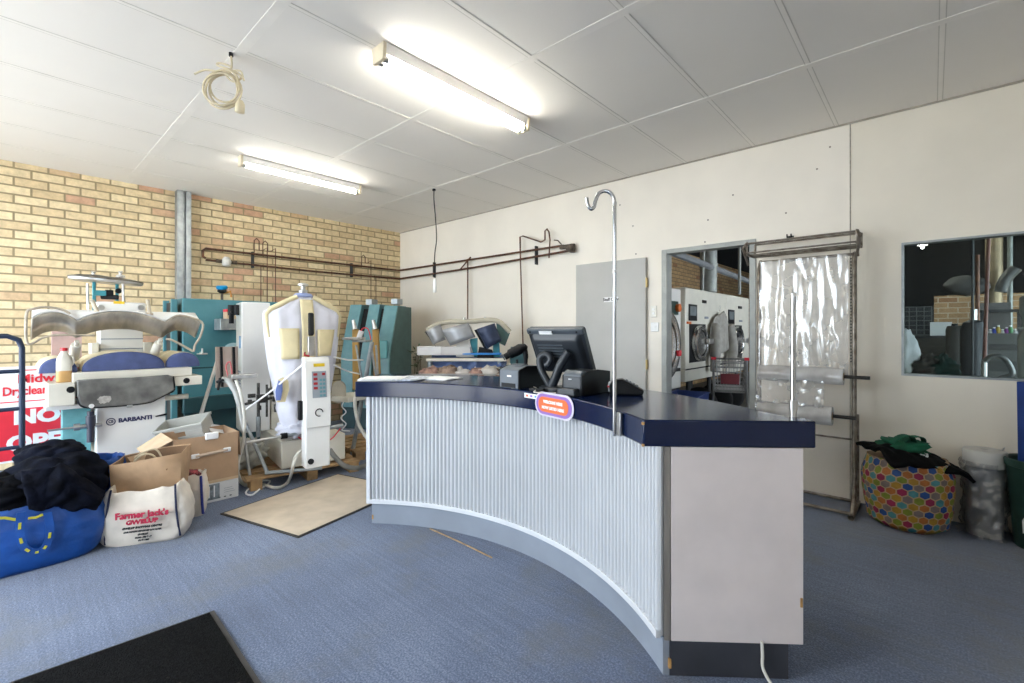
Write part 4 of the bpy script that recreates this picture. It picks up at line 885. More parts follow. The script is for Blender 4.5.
# ================================================================== BAGS ON THE FLOOR AT THE LEFT
bluebag = mat('woven_blue_plastic', (.012,.085,.36), .38, var=.16, scale=9, bump=.25, bscale=35); yel = mat('yellow_webbing', (.55,.50,.04), .6, var=.1)
def softbag(M, w_, d_, h_, seed, sag=.05, bulge=.04, nw=.015, taper=.0, n=64, rows=18, open_=True, sags=None):
    rings = []
    for j in range(rows+1):
        v = j/rows; P = []
        for i in range(n):
            a = 2*PI*i/n; e = .45
            cx_ = math.copysign(abs(math.cos(a))**e, math.cos(a)); sy = math.copysign(abs(math.sin(a))**e, math.sin(a))
            k = 1 + bulge/ w_*2*math.sin(v*PI) - taper*v - .05*max(0,.08-v)/.08
            p = Vector((cx_*w_/2*k, sy*d_/2*k, v*h_))
            nz = noise.noise(Vector((cx_*2.2+seed, sy*2.2, v*3)))+.5*noise.noise(Vector((cx_*5+seed, sy*5, v*7)))+.8*abs(noise.noise(Vector((cx_*3+v*4+seed, sy*3-v*3, v*5))))
            p += Vector((cx_, sy, 0)).normalized()*nw*nz*min(1, v*6)
            p.z += v*v*(-sag*(abs(noise.noise(Vector((cx_*1.7+seed*2, sy*1.7, 1)))) + (.5*(1-cx_*cx_) if sags else 0)))
            P.append(p)
        rings.append(P)
    top_ = rings[-1]; c = sum(top_, Vector())/n
    for k, dz in ((.97,-.002),(.94,-.03),(.90,-.12),(.5,-.14),(.02,-.14)): rings.append([c+(p-c)*k+Z_*(dz if k < .97 else 0) for p in top_])
    b = B(M); b.loft(rings); return b, rings
def fr(o, rz): return Matrix.Translation(Vector(o)) @ Matrix.Rotation(rz, 4, 'Z')
# big blue bag : front parallel to Y at X = 2.9
o = Vector((2.69,-4.55,0)); M = fr(o, PI/2-.02)
t = thing('blue_carry_bag', 'large blue woven plastic bag full of dark clothes on the carpet', 'bag', o, PI/2-.02)
b, R0 = softbag(M, .86, .44, .375, 1.3, .03, .05, .014); b.build('body', bluebag, t, angle=70)
hl = [Vector((2.962, aX(x, y, 2.962).y, aX(x, y, 2.962).z)) for x, y in ((21,512),(19.5,532),(24,547),(35,552),(45,547),(50,532),(47.5,512))]
P = spline(hl, 6); b = B(); n_ = len(P)
def strap(b, P, w_, th, nrm, mi=None):
    for i, p in enumerate(P): pass
    rings = []
    for i, p in enumerate(P):
        a_ = P[max(0,i-1)]; c_ = P[min(len(P)-1,i+1)]; tt = (c_-a_).normalized(); s_ = tt.cross(nrm).normalized()
        rings.append([p+s_*w_/2+nrm*th, p-s_*w_/2+nrm*th, p-s_*w_/2, p+s_*w_/2])
    b.loft(rings)
strap(b, P, .034, .008, X_); hd_ = b.build('handle', bluebag, t)
for i0 in range(3, n_-5, 5):
    b = B(); strap(b, [p+X_*.008 for p in P[i0:i0+3]], .012, .002, X_); b.build('yellow_stripe', yel, hd_)
P = [aX(x, y, 2.952)+X_*.006 for x, y in ((-12,518),(5,517.5),(20,520))]; b = B(); strap(b, P, .014, .004, X_); b.build('yellow_band', yel, t)
P = [aX(x, y, 2.952)+X_*.006 for x, y in ((28,518),(36,517),(43,514))]; b = B(); strap(b, P, .012, .004, X_); b.build('yellow_band', yel, t)
# second blue bag behind
o = Vector((2.46,-4.14,0)); t = thing('blue_carry_bag', 'second blue woven bag standing behind the dark clothes heap', 'bag', o, PI/2+.15); M = fr(o, PI/2+.15)
b, R1 = softbag(M, .36, .24, .50, 4.1, .05, .02, .012); b.build('body', bluebag, t, angle=70)
P = [M @ (v+Vector((0,0,-.02))) for v in R1[17][:64:3]]
P = [aX(x, y, 2.575)+X_*.006 for x, y in ((98,464),(106,467),(116,464))]; b = B(); strap(b, P, .014, .004, X_); b.build('yellow_band', yel, t)
P = [aX(x, y, 2.56)+X_*.01 for x, y in ((66,449),(74,452),(84,459))]; b = B(); strap(b, P, .04, .006, X_); hh = b.build('handle', bluebag, t); b = B(); strap(b, [p+X_*.006 for p in P], .012, .002, X_); b.build('yellow_stripe', yel, hh)
dk = mat('dark_navy_cloth', (.004,.0055,.013), .9, spec=.1, var=.35, scale=14, bump=.35, bscale=60); dk2 = mat('black_cloth', (.003,.0035,.006), .92, spec=.1, var=.35, scale=12, bump=.35, bscale=60)
def garment(x, y, X, d_, seed, m, lab, rz=0, zb=None, fold=.35):
    c = aX(x, y, X); 
    return tag(B().blob(c, d_, .10, 1.15, seed, 64, 40, fold=fold, rz=rz).build('folded_garment', m, loc=c, angle=180), lab, 'clothes', 'dark clothes heaped on the blue bag')
garment(55, 482, 2.68, (.44,.50,.34), 2, dk, 'big navy jacket draped over the right of the blue bag', fold=.16)
garment(8, 498, 2.74, (.34,.38,.26), 5, dk2, 'black garment bunched at the left of the heap on the blue bag', fold=.16)
garment(52, 455, 2.52, (.34,.34,.17), 9, dk, 'navy garment on the very top of the heap on the blue bag', fold=.16)
def sleeve(u, v):
    a = aX(20,472,2.86); b_ = aX(60,464,2.9); c = aX(104,492,2.86); d_ = aX(30,508,2.94); e_ = aX(95,508,2.93)
    top_ = a.lerp(b_, min(1,u*2)) if u < .5 else b_.lerp(c, (u-.5)*2); bot = d_.lerp(e_, u)
    p = top_.lerp(bot, v); p.x += .05*math.sin(v*PI) + .035*noise.noise(Vector((u*3,v*2,3))) + .03*abs(noise.noise(Vector((u*4+v*2,v*3,6)))); p.z += .03*noise.noise(Vector((u*4,v*3,8))); return p
tag(B().grid(sleeve, 36, 26).build('folded_garment', dk, loc=(2.9,-4.35,.4), solid=.02, angle=180), 'navy coat hanging over the front edge of the blue bag', 'clothes', 'dark clothes heaped on the blue bag')
# cream tote with red lettering
cot = mat('cream_cotton', (.72,.645,.55), .85, var=.07, scale=10, bump=.2, bscale=50); navp = mat('navy_piping', (.015,.02,.06), .7)
o = Vector((2.865,-3.885,0)); rzt = math.radians(62); t = thing('cotton_tote_bag', 'cream cotton shopping tote with red lettering in front of the paper bag', 'bag', o, rzt); M = fr(o, rzt)
b, RT = softbag(M, .43, .19, .36, 7.7, .03, .05, .014, taper=.14, sags=True); b.build('body', cot, t, angle=70)
xv = Vector((math.cos(rzt), math.sin(rzt), 0)); nv = Vector((math.sin(rzt), -math.cos(rzt), 0))
def tface(u, z): return o + xv*u + Z_*z + nv*(.095+.034*math.sin(min(1,z/.36)*PI)+.013)
tred = mat('print_red', (.50,.02,.06), .7); tblk = mat('print_black', (.03,.03,.03), .7)
def fittext(s, size, u, z, m, bold, sx): return text('lettering', s, size, tface(u, z)+nv*.004, xv, Z_+nv*.05, m, t, bold=bold, sx=sx, ext=.004)
fittext("Farmer Jack's", .054, .02, .205, tred, .0018, .95); fittext('GWELUP', .036, .02, .16, tred, .0014, 1.15)
for z, s, k in ((.125,'GWELUP SHOPPING CENTRE',.0175),(.10,'CNR NORTH BEACH RD & WALTER',.0135),(.077,'GWELUP',.015),(.056,'MON - FRI 7 - 7',.014),(.036,'PH 9 - 900',.014)): fittext(s, k*.9, .02, z, tblk, .0005, 1.0)
for u in (-.2, .19):
    b = B(); b.tube([o+xv*(u*(1.02-.16*z/.37)+.01)+nv*(.075+.03*math.sin(z/.37*PI))+Z_*z for z in (.02,.1,.2,.3,.355)], .006, 8); b.build('piping', navp, t)
# green hat-like leaf blotch left plain : a simple green patch above the lettering
# brown paper bag
kraft = mat('kraft_paper', (.42,.27,.155), .8, var=.1, scale=12, bump=.2, bscale=25); kraft_shade = mat('kraft_inside_shade', (.13,.07,.032), .85, var=.1, scale=12); grn = mat('print_green', (.03,.25,.06), .6)  # inner kraft made darker, the bag's inside shade put into its colour
o = Vector((2.70,-3.83,0)); rzp = math.radians(66); t = thing('paper_bag', 'brown paper carrier bag with green rings behind the cream tote', 'bag', o, rzp); M = fr(o, rzp)
def pring(z, k, kd, wob):
    P = []
    for (ux, uy) in ((-1,-1),(-.33,-1),(.33,-1),(1,-1),(1,-.3),(1,.3),(1,1),(.33,1),(-.33,1),(-1,1),(-1,.3),(-1,-.3)):
        P.append(Vector((ux*.185*k, uy*.125*kd*(1 if abs(ux) == 1 else 1+wob*.25), z+wob*.05*noise.noise(Vector((ux*2,uy*2,3))) + (.02*ux if z > .4 else 0))))
    return P
b = B(M); b.loft([pring(0,.9,.9,0), pring(.2,.95,1,.15), pring(.36,1.0,1.03,.3), pring(.505,1.04,1.06,.5)], caps=False); b._f([b._v(p) for p in pring(.006,.9,.9,0)])
b.build('body', kraft, t, solid=.004, angle=40)
B(M).loft([pring(.5,1.03,1.05,.5), pring(.30,.96,.98,.2)], caps=False).build('shaded_inside', kraft_shade, t, solid=.002, angle=25)
B(M).prism([Vector((x*.17, y*.11, .30)) for x, y in ((-1,-1),(1,-1),(1,1),(-1,1))], (0,0,.006)).build('contents', mat('bag_contents', (.10,.06,.035), .9, var=.3, scale=20), t)
hb = B(M); hb.tube([(-.12,.07,.44),(-.1,.05,.49),(-.02,.035,.53),(.02,.035,.52),(.05,.05,.44)], .006, 8, smooth=5); hb.tube([(-.13,.06,.43),(-.06,.0,.505),(.0,.0,.50),(.03,.03,.43)], .006, 8, smooth=5); hb.build('handle', mat('twine', (.62,.50,.34), .8), t)
for u, s in ((-.125,1),(.135,-1)):
    b = B(M); P = [Vector((u+s*.045*math.cos(a)*.8, -.112-.012*math.sin(a), .36+.075*math.sin(a))) for a in [PI*.55+PI*1.05*i/14 for i in range(15)]] if s > 0 else [Vector((u+.045*math.cos(a), -.112-.008*math.sin(a), .37+.085*math.sin(a))) for a in [PI*.45+PI*1.1*i/14 for i in range(15)]]
    strap(b, P, .024, .004, Vector((0,-1,0))); b.build('green_ring', grn, t)
# second tote behind, dark blue trim
o = Vector((2.60,-3.595,0)); rz2 = math.radians(70); t = thing('cotton_tote_bag', 'smaller cream tote with dark blue trim squeezed beside the paper bag', 'bag', o, rz2); M = fr(o, rz2)
b, _ = softbag(M, .20, .17, .31, 11.2, .05, .02, .014, taper=.1); b.build('body', cot, t, angle=70)
bt2 = mat('royal_blue_trim', (.02,.03,.22), .7)
for u in (-.05, .09): B(M).tube([(u*1.05,-.098,.02),(u,-.11,.1),(u*.95,-.108,.2),(u*.9,-.095,.295)], .0085, 8).build('trim', bt2, t)
B(M).blob((0.0,0,.275), (.15,.13,.09), .2, 4, 3).build('contents', mat('red_checked_cloth', (.32,.05,.06), .85, var=.4, scale=60, contrast=(.45,.55)), t, angle=180)
# cardboard box on a white carton
crd = mat('cardboard', (.47,.31,.19), .8, var=.06, scale=9); crd_l = mat('cardboard_light', (.62,.46,.30), .8, var=.06, scale=9); crd_i = mat('cardboard_inside', (.36,.22,.12), .85, var=.08)
t = thing('white_carton', 'flat white printed carton under the open cardboard box', 'box', (2.28,-3.4,0)); XF = 2.46
B().bx((2.1,-3.58,.002),(XF,-3.225,.15)).build('body', mat('white_card', (.72,.72,.72), .6, var=.04), t, bevel=.003)
for y, w_, h_ in ((-3.505,.07,.115),(-3.415,.11,.12)):
    pp_ = B().bx((XF,y-w_/2,.022),(XF+.0015,y+w_/2,.022+h_)).build('printed_picture', mat('print_grey', (.25,.29,.32), .5, var=.3, scale=25), t)
    B().bx((XF+.0015,y-w_*.32,.04),(XF+.0025,y-w_*.12,.022+h_*.9)).bx((XF+.0015,y+w_*.12,.04),(XF+.0025,y+w_*.2,.022+h_*.9)).build('highlight', whitep, pp_)
for k in range(3): B().bx((XF,-3.33,.09-.016*k),(XF+.001,-3.27+.01*k,.093-.016*k)).build('printed_line', plinth_m, t)
for k in range(4): B().bx((XF,-3.41+.04*k,.022),(XF+.001,-3.395+.04*k,.03)).build('printed_mark', plinth_d, t)
t = thing('cardboard_box', 'open brown cardboard box with a white plastic carry handle', 'box', (2.26,-3.45,.152))
y0, y1, z0, z1, x0 = -3.665, -3.225, .152, .53, 2.08; th = .006
b = B(); b.bx((x0,y0,z0),(XF,y1,z0+th)); b.bx((XF-th,y0,z0),(XF,y1,z1)); b.bx((x0,y0,z0),(x0+th,y1,z1)); b.bx((x0,y0,z0),(XF,y0+th,z1)); b.bx((x0,y1-th,z0),(XF,y1,z1)); b.build('body', [crd], t, bevel=.002)
B().prism([Vector((XF-.002,y0,z1)), Vector((x0,y0,z1)), Vector((x0-.02,y0-.15,z1-.10)), Vector((XF-.015,y0-.17,z1-.085))], (0,.0,.005)).build('flap', crd_l, t)
B().prism([Vector((x0,y1,z1)), Vector((XF,y1,z1)), Vector((XF-.02,y1+.02,z1-.2)), Vector((x0+.02,y1+.02,z1-.2))], (0,.004,0)).build('flap', crd, t)
B().bx((XF-.001,y0,z0),(XF+.001,y1,z0+.022)).build('lower_band', crd_l, t)
ym = (y0+y1)/2+.02
B().box((XF+.001,ym+.01,z1-.005),(.03,.09,.055)).build('white_clip', whitep, t, bevel=.008)
b = B(); b.tube([(XF+.006,ym-.10,.385),(XF+.006,ym+.12,.397)], .012, 8); hdl = b.build('carry_handle', mat('clear_beige_plastic', (.60,.47,.36), .4), t)
for dy in (-.10,.115): B().box((XF+.006,ym+dy,.386+.055*(dy+.1)),(.016,.055,.035)).build('handle_end', whitep, hdl, bevel=.006)
# grey plastic crate leaning behind the box
o = Vector((2.0,-3.46,.0)); t = thing('plastic_crate', 'pale grey plastic crate tilted behind the cardboard box', 'crate', o, math.radians(-35))
M = fr(o, math.radians(-35)) @ Matrix.Translation((0,0,.43)) @ Matrix.Rotation(math.radians(10),4,'X') @ Matrix.Rotation(math.radians(14),4,'Y')
gc_ = mat('grey_crate_plastic', (.50,.50,.46), .5, var=.06); b = B(M); hx, hy, hh, th = .11, .17, .17, .006
b.bx((-hx,-hy,0),(hx,hy,th)); b.bx((-hx,-hy,0),(-hx+th,hy,hh)); b.bx((-hx,-hy,0),(hx,-hy+th,hh)); b.bx((-hx,hy-th,0),(hx,hy,hh))
for q0, q1 in (((hx-th,-hy,0),(hx,hy,.08)),((hx-th,-hy,.12),(hx,hy,hh)),((hx-th,-hy,.08),(hx,-.10,.12)),((hx-th,.04,.08),(hx,hy,.12))): b.bx(q0, q1)
b.build('body', gc_, t, bevel=.004)
b = B(M); b.bx((-hx-.008,-hy-.008,hh-.02),(hx+.008,-hy,hh)); b.bx((-hx-.008,hy,hh-.02),(hx+.008,hy+.008,hh)); b.bx((hx,-hy,hh-.02),(hx+.008,hy,hh)); b.bx((-hx-.008,-hy,hh-.02),(-hx,hy,hh)); b.build('rim', gc_, t, bevel=.002)
B().box(o+Vector((-.05,.05,.17)),(.26,.3,.33)).build('support_block', crd, t) if False else None
# white card sheets behind the crate's right side
t = thing('white_packing_card', 'folded white packing card behind the right of the cardboard box', 'card', (2.0,-3.25,0))
q = [aX(x, y, 2.04) for x, y in ((205,423.5),(222,426),(238,432),(237,470),(205,470))]
B().prism(q, (-.05,0,0)).build('panel', MC['white_card'], t, bevel=.003); B().prism([q[0],q[1],q[1]+Vector((.08,.02,-.06)),q[0]+Vector((.08,.02,-.06))], (0,0,.004)).build('flap', MC['white_card'], t)
# leaning white rod
p0, p1 = aX(202,411,1.60), aX(217.5,360,1.30)
tag(B().tube([p0+(p0-p1)*1.2, p1], .016, 10).build('white_rod', white_p, loc=p0), 'slim white rod leaning diagonally against the teal cabinet', 'rod')
# ================================================================== TEAL CABINET AGAINST THE BRICK
t = thing('teal_cabinet', 'large teal steel machine cabinet against the brick wall by the post', 'cabinet', (.4,-2.65,0))
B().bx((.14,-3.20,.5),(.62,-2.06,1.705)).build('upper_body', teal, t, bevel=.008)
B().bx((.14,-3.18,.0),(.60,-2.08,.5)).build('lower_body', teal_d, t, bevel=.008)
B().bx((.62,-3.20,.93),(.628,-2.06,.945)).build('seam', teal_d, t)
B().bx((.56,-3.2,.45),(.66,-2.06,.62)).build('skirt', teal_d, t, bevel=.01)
b = B(); b.bx((.2,-3.295,.0),(.245,-3.24,1.69)); b.bx((.55,-3.295,.0),(.60,-3.24,1.69)); b.build('side_frame', teal, t, bevel=.004); B().bx((.25,-3.27,.3),(.55,-3.245,1.66)).build('side_gap', darkmetal, t)
q = aX(201.5, 352, .65); b = B(); b.cyl((.62,q.y,q.z-.01),(.68,q.y,q.z-.01),.012).cyl((.68,q.y-.05,q.z-.02),(.68,q.y+.05,q.z-.02),.009).cyl((.68,q.y,q.z-.03),(.68,q.y,q.z+.04),.009).build('tee_handle', steel, t)
q0 = aX(219,330,.8); q1 = aX(238,319,.8); sh = B().bx((.62,q0.y,q0.z),(.85,q1.y,q1.z)).build('side_tray', galv, t, bevel=.006)
q0 = aX(226,319,.76); q1 = aX(237,307,.76); tt = thing('small_carton', 'small brown carton with a red top on the teal cabinet tray', 'box', (.72,(q0.y+q1.y)/2,aX(219,319,.8).z))
zb_ = aX(219,319,.8).z+.001; B().bx((.66,q0.y,zb_),(.78,q1.y+.04,zb_+.1)).build('body', crd_l, tt, bevel=.002); B().bx((.658,q0.y-.002,zb_+.082),(.782,q1.y+.042,zb_+.112)).build('lid', signr, tt, bevel=.002)
q = aX(234, 348, .68); B().lathe([(.03,0),(.095,.0),(.10,.03),(.06,.05),(.055,.02),(.03,.02)], (.62,q.y,q.z-.04), axis=(1,0,0), seg=32).build('round_port', mat('pale_teal', (.35,.52,.55), .4, var=.08), t)
# blue capped gauge fitting on top
q = aX(222, 289, .3); t = thing('pressure_regulator', 'blue capped regulator fitting standing on the teal cabinet top', 'regulator', (.3,q.y,1.708))
B().cyl((.3,q.y,1.708),(.3,q.y,1.80),.014).build('stem', MC['grimy_brass'], t); B().lathe([(.02,0),(.05,.02),(.045,.05),(.02,.06)], (.3,q.y,1.80), seg=16).build('body', blackm, t); B().lathe([(.056,0),(.062,.03),(.05,.045),(.0,.047)], (.3,q.y-.0,1.85), axis=(.1,-.1,1), seg=18).build('cap', mat('bright_blue_cap', (.0,.25,.55), .4), t)
B().tube([(.3,q.y,1.80),(.3,q.y+.09,1.83),(.3,q.y+.1,1.76)], .012, 8).build('elbow', MC['amber_plastic'], t)
# ================================================================== SHIRT FINISHING MACHINE
FR = math.radians(-9); FO = Vector((2.40,-2.865,0)); M = fr(FO, FR)
def L(p): return M.inverted() @ Vector(p)
palw = mat('pallet_wood', (.42,.26,.12), .85, var=.2, scale=10, stretch=(4,1,1)); 
t = thing('wooden_pallet', 'worn timber pallet under the white shirt finishing machine', 'pallet', FO, FR)
for k in range(6): B(M).bx((.06-.2*k-.13,-.28,.085),(.06-.2*k,.68,.105)).build('slat', palw, t, bevel=.003)
for y in (-.25, .2, .58): B(M).bx((-1.08,y,.0),(.06,y+.09,.085)).build('bearer', palw, t, bevel=.003)
fm = thing('shirt_finisher', 'white shirt finishing machine with a dressed cloth form and control column', 'finishing machine', FO+Vector((0,0,.106)), FR)
B(M).bx((-.92,0,.125),(0,.56,.37)).build('base_box', ivory, fm, bevel=.008)
for x in (-.85,-.06):
    for y in (.05,.5): B(M).cyl((x,y,.106),(x,y,.128),.025).build('foot', rubber, fm)
B(M).bx((-.93,-.215,.371),(-.60,.03,1.625)).build('tall_cabinet', white_p, fm, bevel=.008)
B(M).bx((-.93,.04,.371),(-.62,.42,1.60)).build('rear_cabinet', ivory, fm, bevel=.008)
b = B(M)
for k in range(9): b.bx((-.88,-.221,.72+.028*k),(-.66,-.215,.735+.028*k))
b.build('louvre_panel', plinth_m, fm)
for p0, p1 in (((-.9,-.219,1.50),(-.8,-.215,1.58)),((-.72,-.219,1.18),(-.66,-.215,1.30))): B(M).bx(p0, p1).build('blue_label', mat('label_blue', (.10,.28,.55), .5), fm)
q = L(aD(243,317,4.75)); M_ = M @ Matrix.Translation((0,-.115,0)); rv = B(M_).cyl((-.78,-.16,1.50),(-.78,-.16,1.60),.03).cyl((-.78,-.16,1.42),(-.78,-.16,1.5),.022).cyl((-.70,-.16,1.53),(-.88,-.16,1.53),.014).cyl((-.68,-.13,1.5),(-.68,-.13,1.6),.022).build('air_valve', blackm, fm)
# cloth form
cl = mat('white_lilac_cloth', (.68,.68,.76), .8, var=.05, scale=6, bump=.25, bscale=18, sheen=.2); cr = mat('cream_cloth', (.72,.62,.38), .8, var=.06, scale=8, bump=.2, bscale=25)
FC = L(aD(303, 380, 4.28)); fx, fy = FC.x, FC.y
prof = [(.40,.10,.10,.05),(.45,.15,.12,.03),(.52,.165,.13,.02),(.60,.185,.135,.01),(.75,.225,.14,0),(.95,.265,.15,0),(1.15,.29,.155,0),(1.30,.305,.15,0),(1.42,.318,.14,0),(1.49,.325,.125,0),(1.525,.315,.11,0),(1.56,.25,.10,0),(1.61,.16,.085,0),(1.655,.075,.065,0)]
def fring(z, w_, d_, k, n=56, kk=1.0):
    P = []
    for i in range(n):
        a = 2*PI*i/n; c_, s_ = math.cos(a), math.sin(a); e = .75
        x = math.copysign(abs(c_)**e, c_)*d_*kk; y = math.copysign(abs(s_)**e, s_)*w_*kk
        nz = .018*noise.noise(Vector((c_*2.5, s_*4, z*2.2)))+.014*abs(noise.noise(Vector((c_*4, s_*9, z*1.4))))*(1.5 if z < .8 else 1)
        P.append(Vector((fx+x+c_*nz, fy+y+s_*nz+ (-.02 if z < .7 else 0), z)))
    return P
rings = []
for (a, b_) in zip(prof, prof[1:]):
    for s in range(3):
        u = s/3; rings.append(fring(*[a[i]+(b_[i]-a[i])*u for i in range(4)]))
rings.append(fring(*prof[-1]))
fo_ = B(M).loft(rings).build('cloth_form', cl, fm, angle=180)
def fsurf(yo, z, off):          # front surface point of the form
    for a, b_ in zip(prof, prof[1:]):
        if a[0] <= z <= b_[0]: u = (z-a[0])/(b_[0]-a[0]); w_ = a[1]+(b_[1]-a[1])*u; d_ = a[2]+(b_[2]-a[2])*u; break
    else: w_, d_ = prof[-1][1:3]
    k = max(0, 1-abs(yo/w_)**(2/.75)); return Vector((fx+d_*k**(.375)+off, fy+yo, z))
def patch(y0, y1, z0, z1, off, name, nu=8, nv=10, y0b=None, y1b=None):
    y0b = y0 if y0b is None else y0b; y1b = y1 if y1b is None else y1b
    return B(M).grid(lambda u, v: fsurf((y0b+(y0-y0b)*v)*(1-u)+(y1b+(y1-y1b)*v)*u, z0+(z1-z0)*v, off), nu, nv).build(name, cr, fm, solid=.008, angle=180)
patch(-.055,.055,.72,1.63,.03,'placket',6,30)
patch(-.235,-.075,1.10,1.37,.024,'pocket',6,8,-.215,-.075); patch(.08,.24,1.12,1.36,.024,'pocket',6,8,.08,.20)
for s in (-1, 1):
    P = [M @ (fsurf(s*y, z, .012)+Vector((-.02 if y > .2 else 0, s*.01, .012))) for y, z in ((.06,1.645),(.13,1.61),(.20,1.57),(.27,1.53),(.305,1.48),(.30,1.40),(.285,1.28))]
    b = B(); b.tube(P, [.02,.022,.023,.022,.018,.014,.01], 10, smooth=0); b.build('shoulder_trim', cr, fm)
B(M).lathe([(.075,1.655),(.085,1.67),(.07,1.69),(.05,1.695)], (fx,fy,0), seg=24).build('collar', mat('blue_collar_cloth', (.30,.36,.60), .8), fm)
B(M).cyl((fx,fy,1.69),(fx,fy,1.76),.02).lathe([(.015,1.755),(.045,1.765),(.045,1.78),(.015,1.79)], (fx,fy,0), seg=16).lathe([(.035,1.69),(.04,1.72),(.02,1.73)], (fx,fy,0), seg=16).build('neck_clamp', steel, fm)
# hem gathered below
b = B(M); b.blob((fx+.02,fy-.03,.47), (.30,.36,.20), .18, 2.2, 4, 40, 20, fold=.25); b.build('gathered_hem', cl, fm, angle=180)
# control column
cx, cy = L(aD(317, 400, 3.93)).x, L(aD(317, 400, 3.93)).y
B(M).bx((cx-.10,cy-.10,.20),(cx+.035,cy+.10,.545)).build('column_base', white_p, fm, bevel=.01)
cu_ = B(M).prism([(cx-.07,cy-.105,.54),(cx+.055,cy-.105,.54),(cx+.06,cy-.105,.72),(cx+.015,cy-.105,1.10),(cx-.01,cy-.105,1.125),(cx-.075,cy-.105,1.125)], (0,.205,0)).build('control_housing', white_p, fm, bevel=.008)
def onpan(u, v): # slanted panel face, v 0..1 between z .74 and 1.09
    return Vector((cx+.06-.045*(v)*.97+.003, cy+u, .72+.38*v))
pg = B(M); P = [onpan(-.05,.18), onpan(.065,.18), onpan(.065,.76), onpan(-.05,.76)]; pg.prism(P, (.003,0,0)); kp = pg.build('keypad_panel', mat('panel_grey', (.30,.34,.37), .45), fm)
rd = mat('red_display', (.35,.01,.015), .3); kg = mat('key_teal', (.12,.30,.34), .5)
for k in range(4): B(M).prism([onpan(-.04,.70-.10*k-.035), onpan(-.008,.70-.10*k-.035), onpan(-.008,.70-.10*k+.02), onpan(-.04,.70-.10*k+.02)], (.005,0,0)).build('display', rd, kp)
B(M).prism([onpan(.03,.665), onpan(.055,.665), onpan(.055,.72), onpan(.03,.72)], (.005,0,0)).build('display', rd, kp)
for k in range(5):
    for j in range(2): B(M).prism([onpan(.008+.026*j,.58-.085*k-.04), onpan(.028+.026*j,.58-.085*k-.04), onpan(.028+.026*j,.58-.085*k+.01), onpan(.008+.026*j,.58-.085*k+.01)], (.005,0,0)).build('key', kg, kp)
B(M).prism([onpan(-.035,.86), onpan(.055,.86), onpan(.055,.93), onpan(-.035,.93)], (.003,0,0)).build('warning_label', yl, cu_)
b = B(M); b.tube([(cx+.064,cy+.0+.03*math.cos(a),.665+.03*math.sin(a)) for a in [2*PI*i/20 for i in range(17)]], .004, 6); b.build('emblem', blackm, fm)
B(M).bx((cx-.08,cy-.135,.60),(cx-.03,cy-.105,.76)).build('side_box', blackm, fm, bevel=.005)
B(M).cyl((cx+.03,cy-.06,.26),(cx+.045,cy-.06,.26),.024).build('emergency_stop', rubber, fm)
sp = L(aD(311, 330, 4.05)); b = B(M); b.bx((sp.x-.02,sp.y-.028,1.13),(sp.x+.02,sp.y+.028,1.30)); b.build('clamp_block', steel, fm, bevel=.006)
B(M).prism([(sp.x-.015,sp.y-.022,1.30),(sp.x+.025,sp.y-.022,1.32),(sp.x+.015,sp.y-.022,1.50),(sp.x-.02,sp.y-.022,1.51)], (0,.044,0)).build('clamp_grip', rubber, fm, bevel=.01)
B(M).tube([(sp.x,sp.y-.05,1.16),(sp.x+.02,sp.y-.06,1.14),(sp.x+.03,sp.y-.02,1.13)], .008, 8).build('red_lead', rd, fm)
# tensioner bars across the base
B(M).cyl((.05,-.28,.415),(.05,.48,.455),.012).build('cross_bar', steel, fm); B(M).cyl((.05,.02,.43),(.05,.24,.442),.02).cyl((.05,.34,.447),(.05,.52,.457),.018).build('air_cylinder', galv, fm)
for y in (.01,.235): B(M).cyl((.05,y-.025,.43+.04*y),(.05,y+.025,.43+.04*y),.026).build('cylinder_end', blackm, fm)
B(M).tube([(.045,.12,.41),(.03,.18,.36),(.03,.25,.345),(.03,.29,.42)], .006, 6, smooth=4).build('red_lead', signr, fm); B(M).tube([(.04,.5,.43),(.04,.44,.36),(.03,.40,.33)], .006, 6, smooth=4).build('red_lead', signr, fm)
# left diagonal leg and floor rail
b = B(); P = [aD(x, y, D_) for x, y, D_ in ((243,418,4.15),(255,445,4.1),(268,474,4.0))]; b.tube(P, .016, 8); b.build('brace_leg', galv, fm)
b = B(); b.tube([aZ(265,473,.125), aZ(322,468,.125)], .016, 6); b.build('floor_rail', galv, fm)
# sleeve arm: clamps at the centre
q = L(aD(262, 400, 4.3)); b = B(M)
for k in range(9):
    r1 = random.Random(k+2); dx, dy, dz = r1.uniform(-.08,.08), r1.uniform(-.12,.14), r1.uniform(-.1,.12); b.box((q.x+dx,q.y+dy,q.z+dz),(r1.uniform(.03,.06),r1.uniform(.03,.09),r1.uniform(.02,.06)))
b.cyl((q.x,q.y-.17,q.z-.03),(q.x,q.y+.2,q.z+.03),.012).cyl((q.x,q.y-.03,q.z-.2),(q.x,q.y-.03,q.z+.16),.013).cyl((q.x,q.y+.04,q.z-.16),(q.x,q.y+.04,q.z+.14),.01); b.build('linkage', mat('oily_steel', (.10,.095,.085), .45, .7, var=.3, scale=30), fm, bevel=.003)
B(M).cyl((q.x,q.y-.03,.37),(q.x,q.y-.03,q.z-.15),.02).build('linkage_post', galv, fm)
q = L(aD(281, 390, 4.02)); b = B(M); b.loft([[Vector((q.x+.0+.02*j, q.y+.035+dy*(1 if j else .95)-.05, q.z+dz)) for dy, dz in ((-.02,-.10),(.04,-.10),(.07,0),(.065,.08),(.03,.11),(-.01,.09),(-.02,.0))] for j in (0,1,2)]); b.build('cuff_pad', cr, fm)
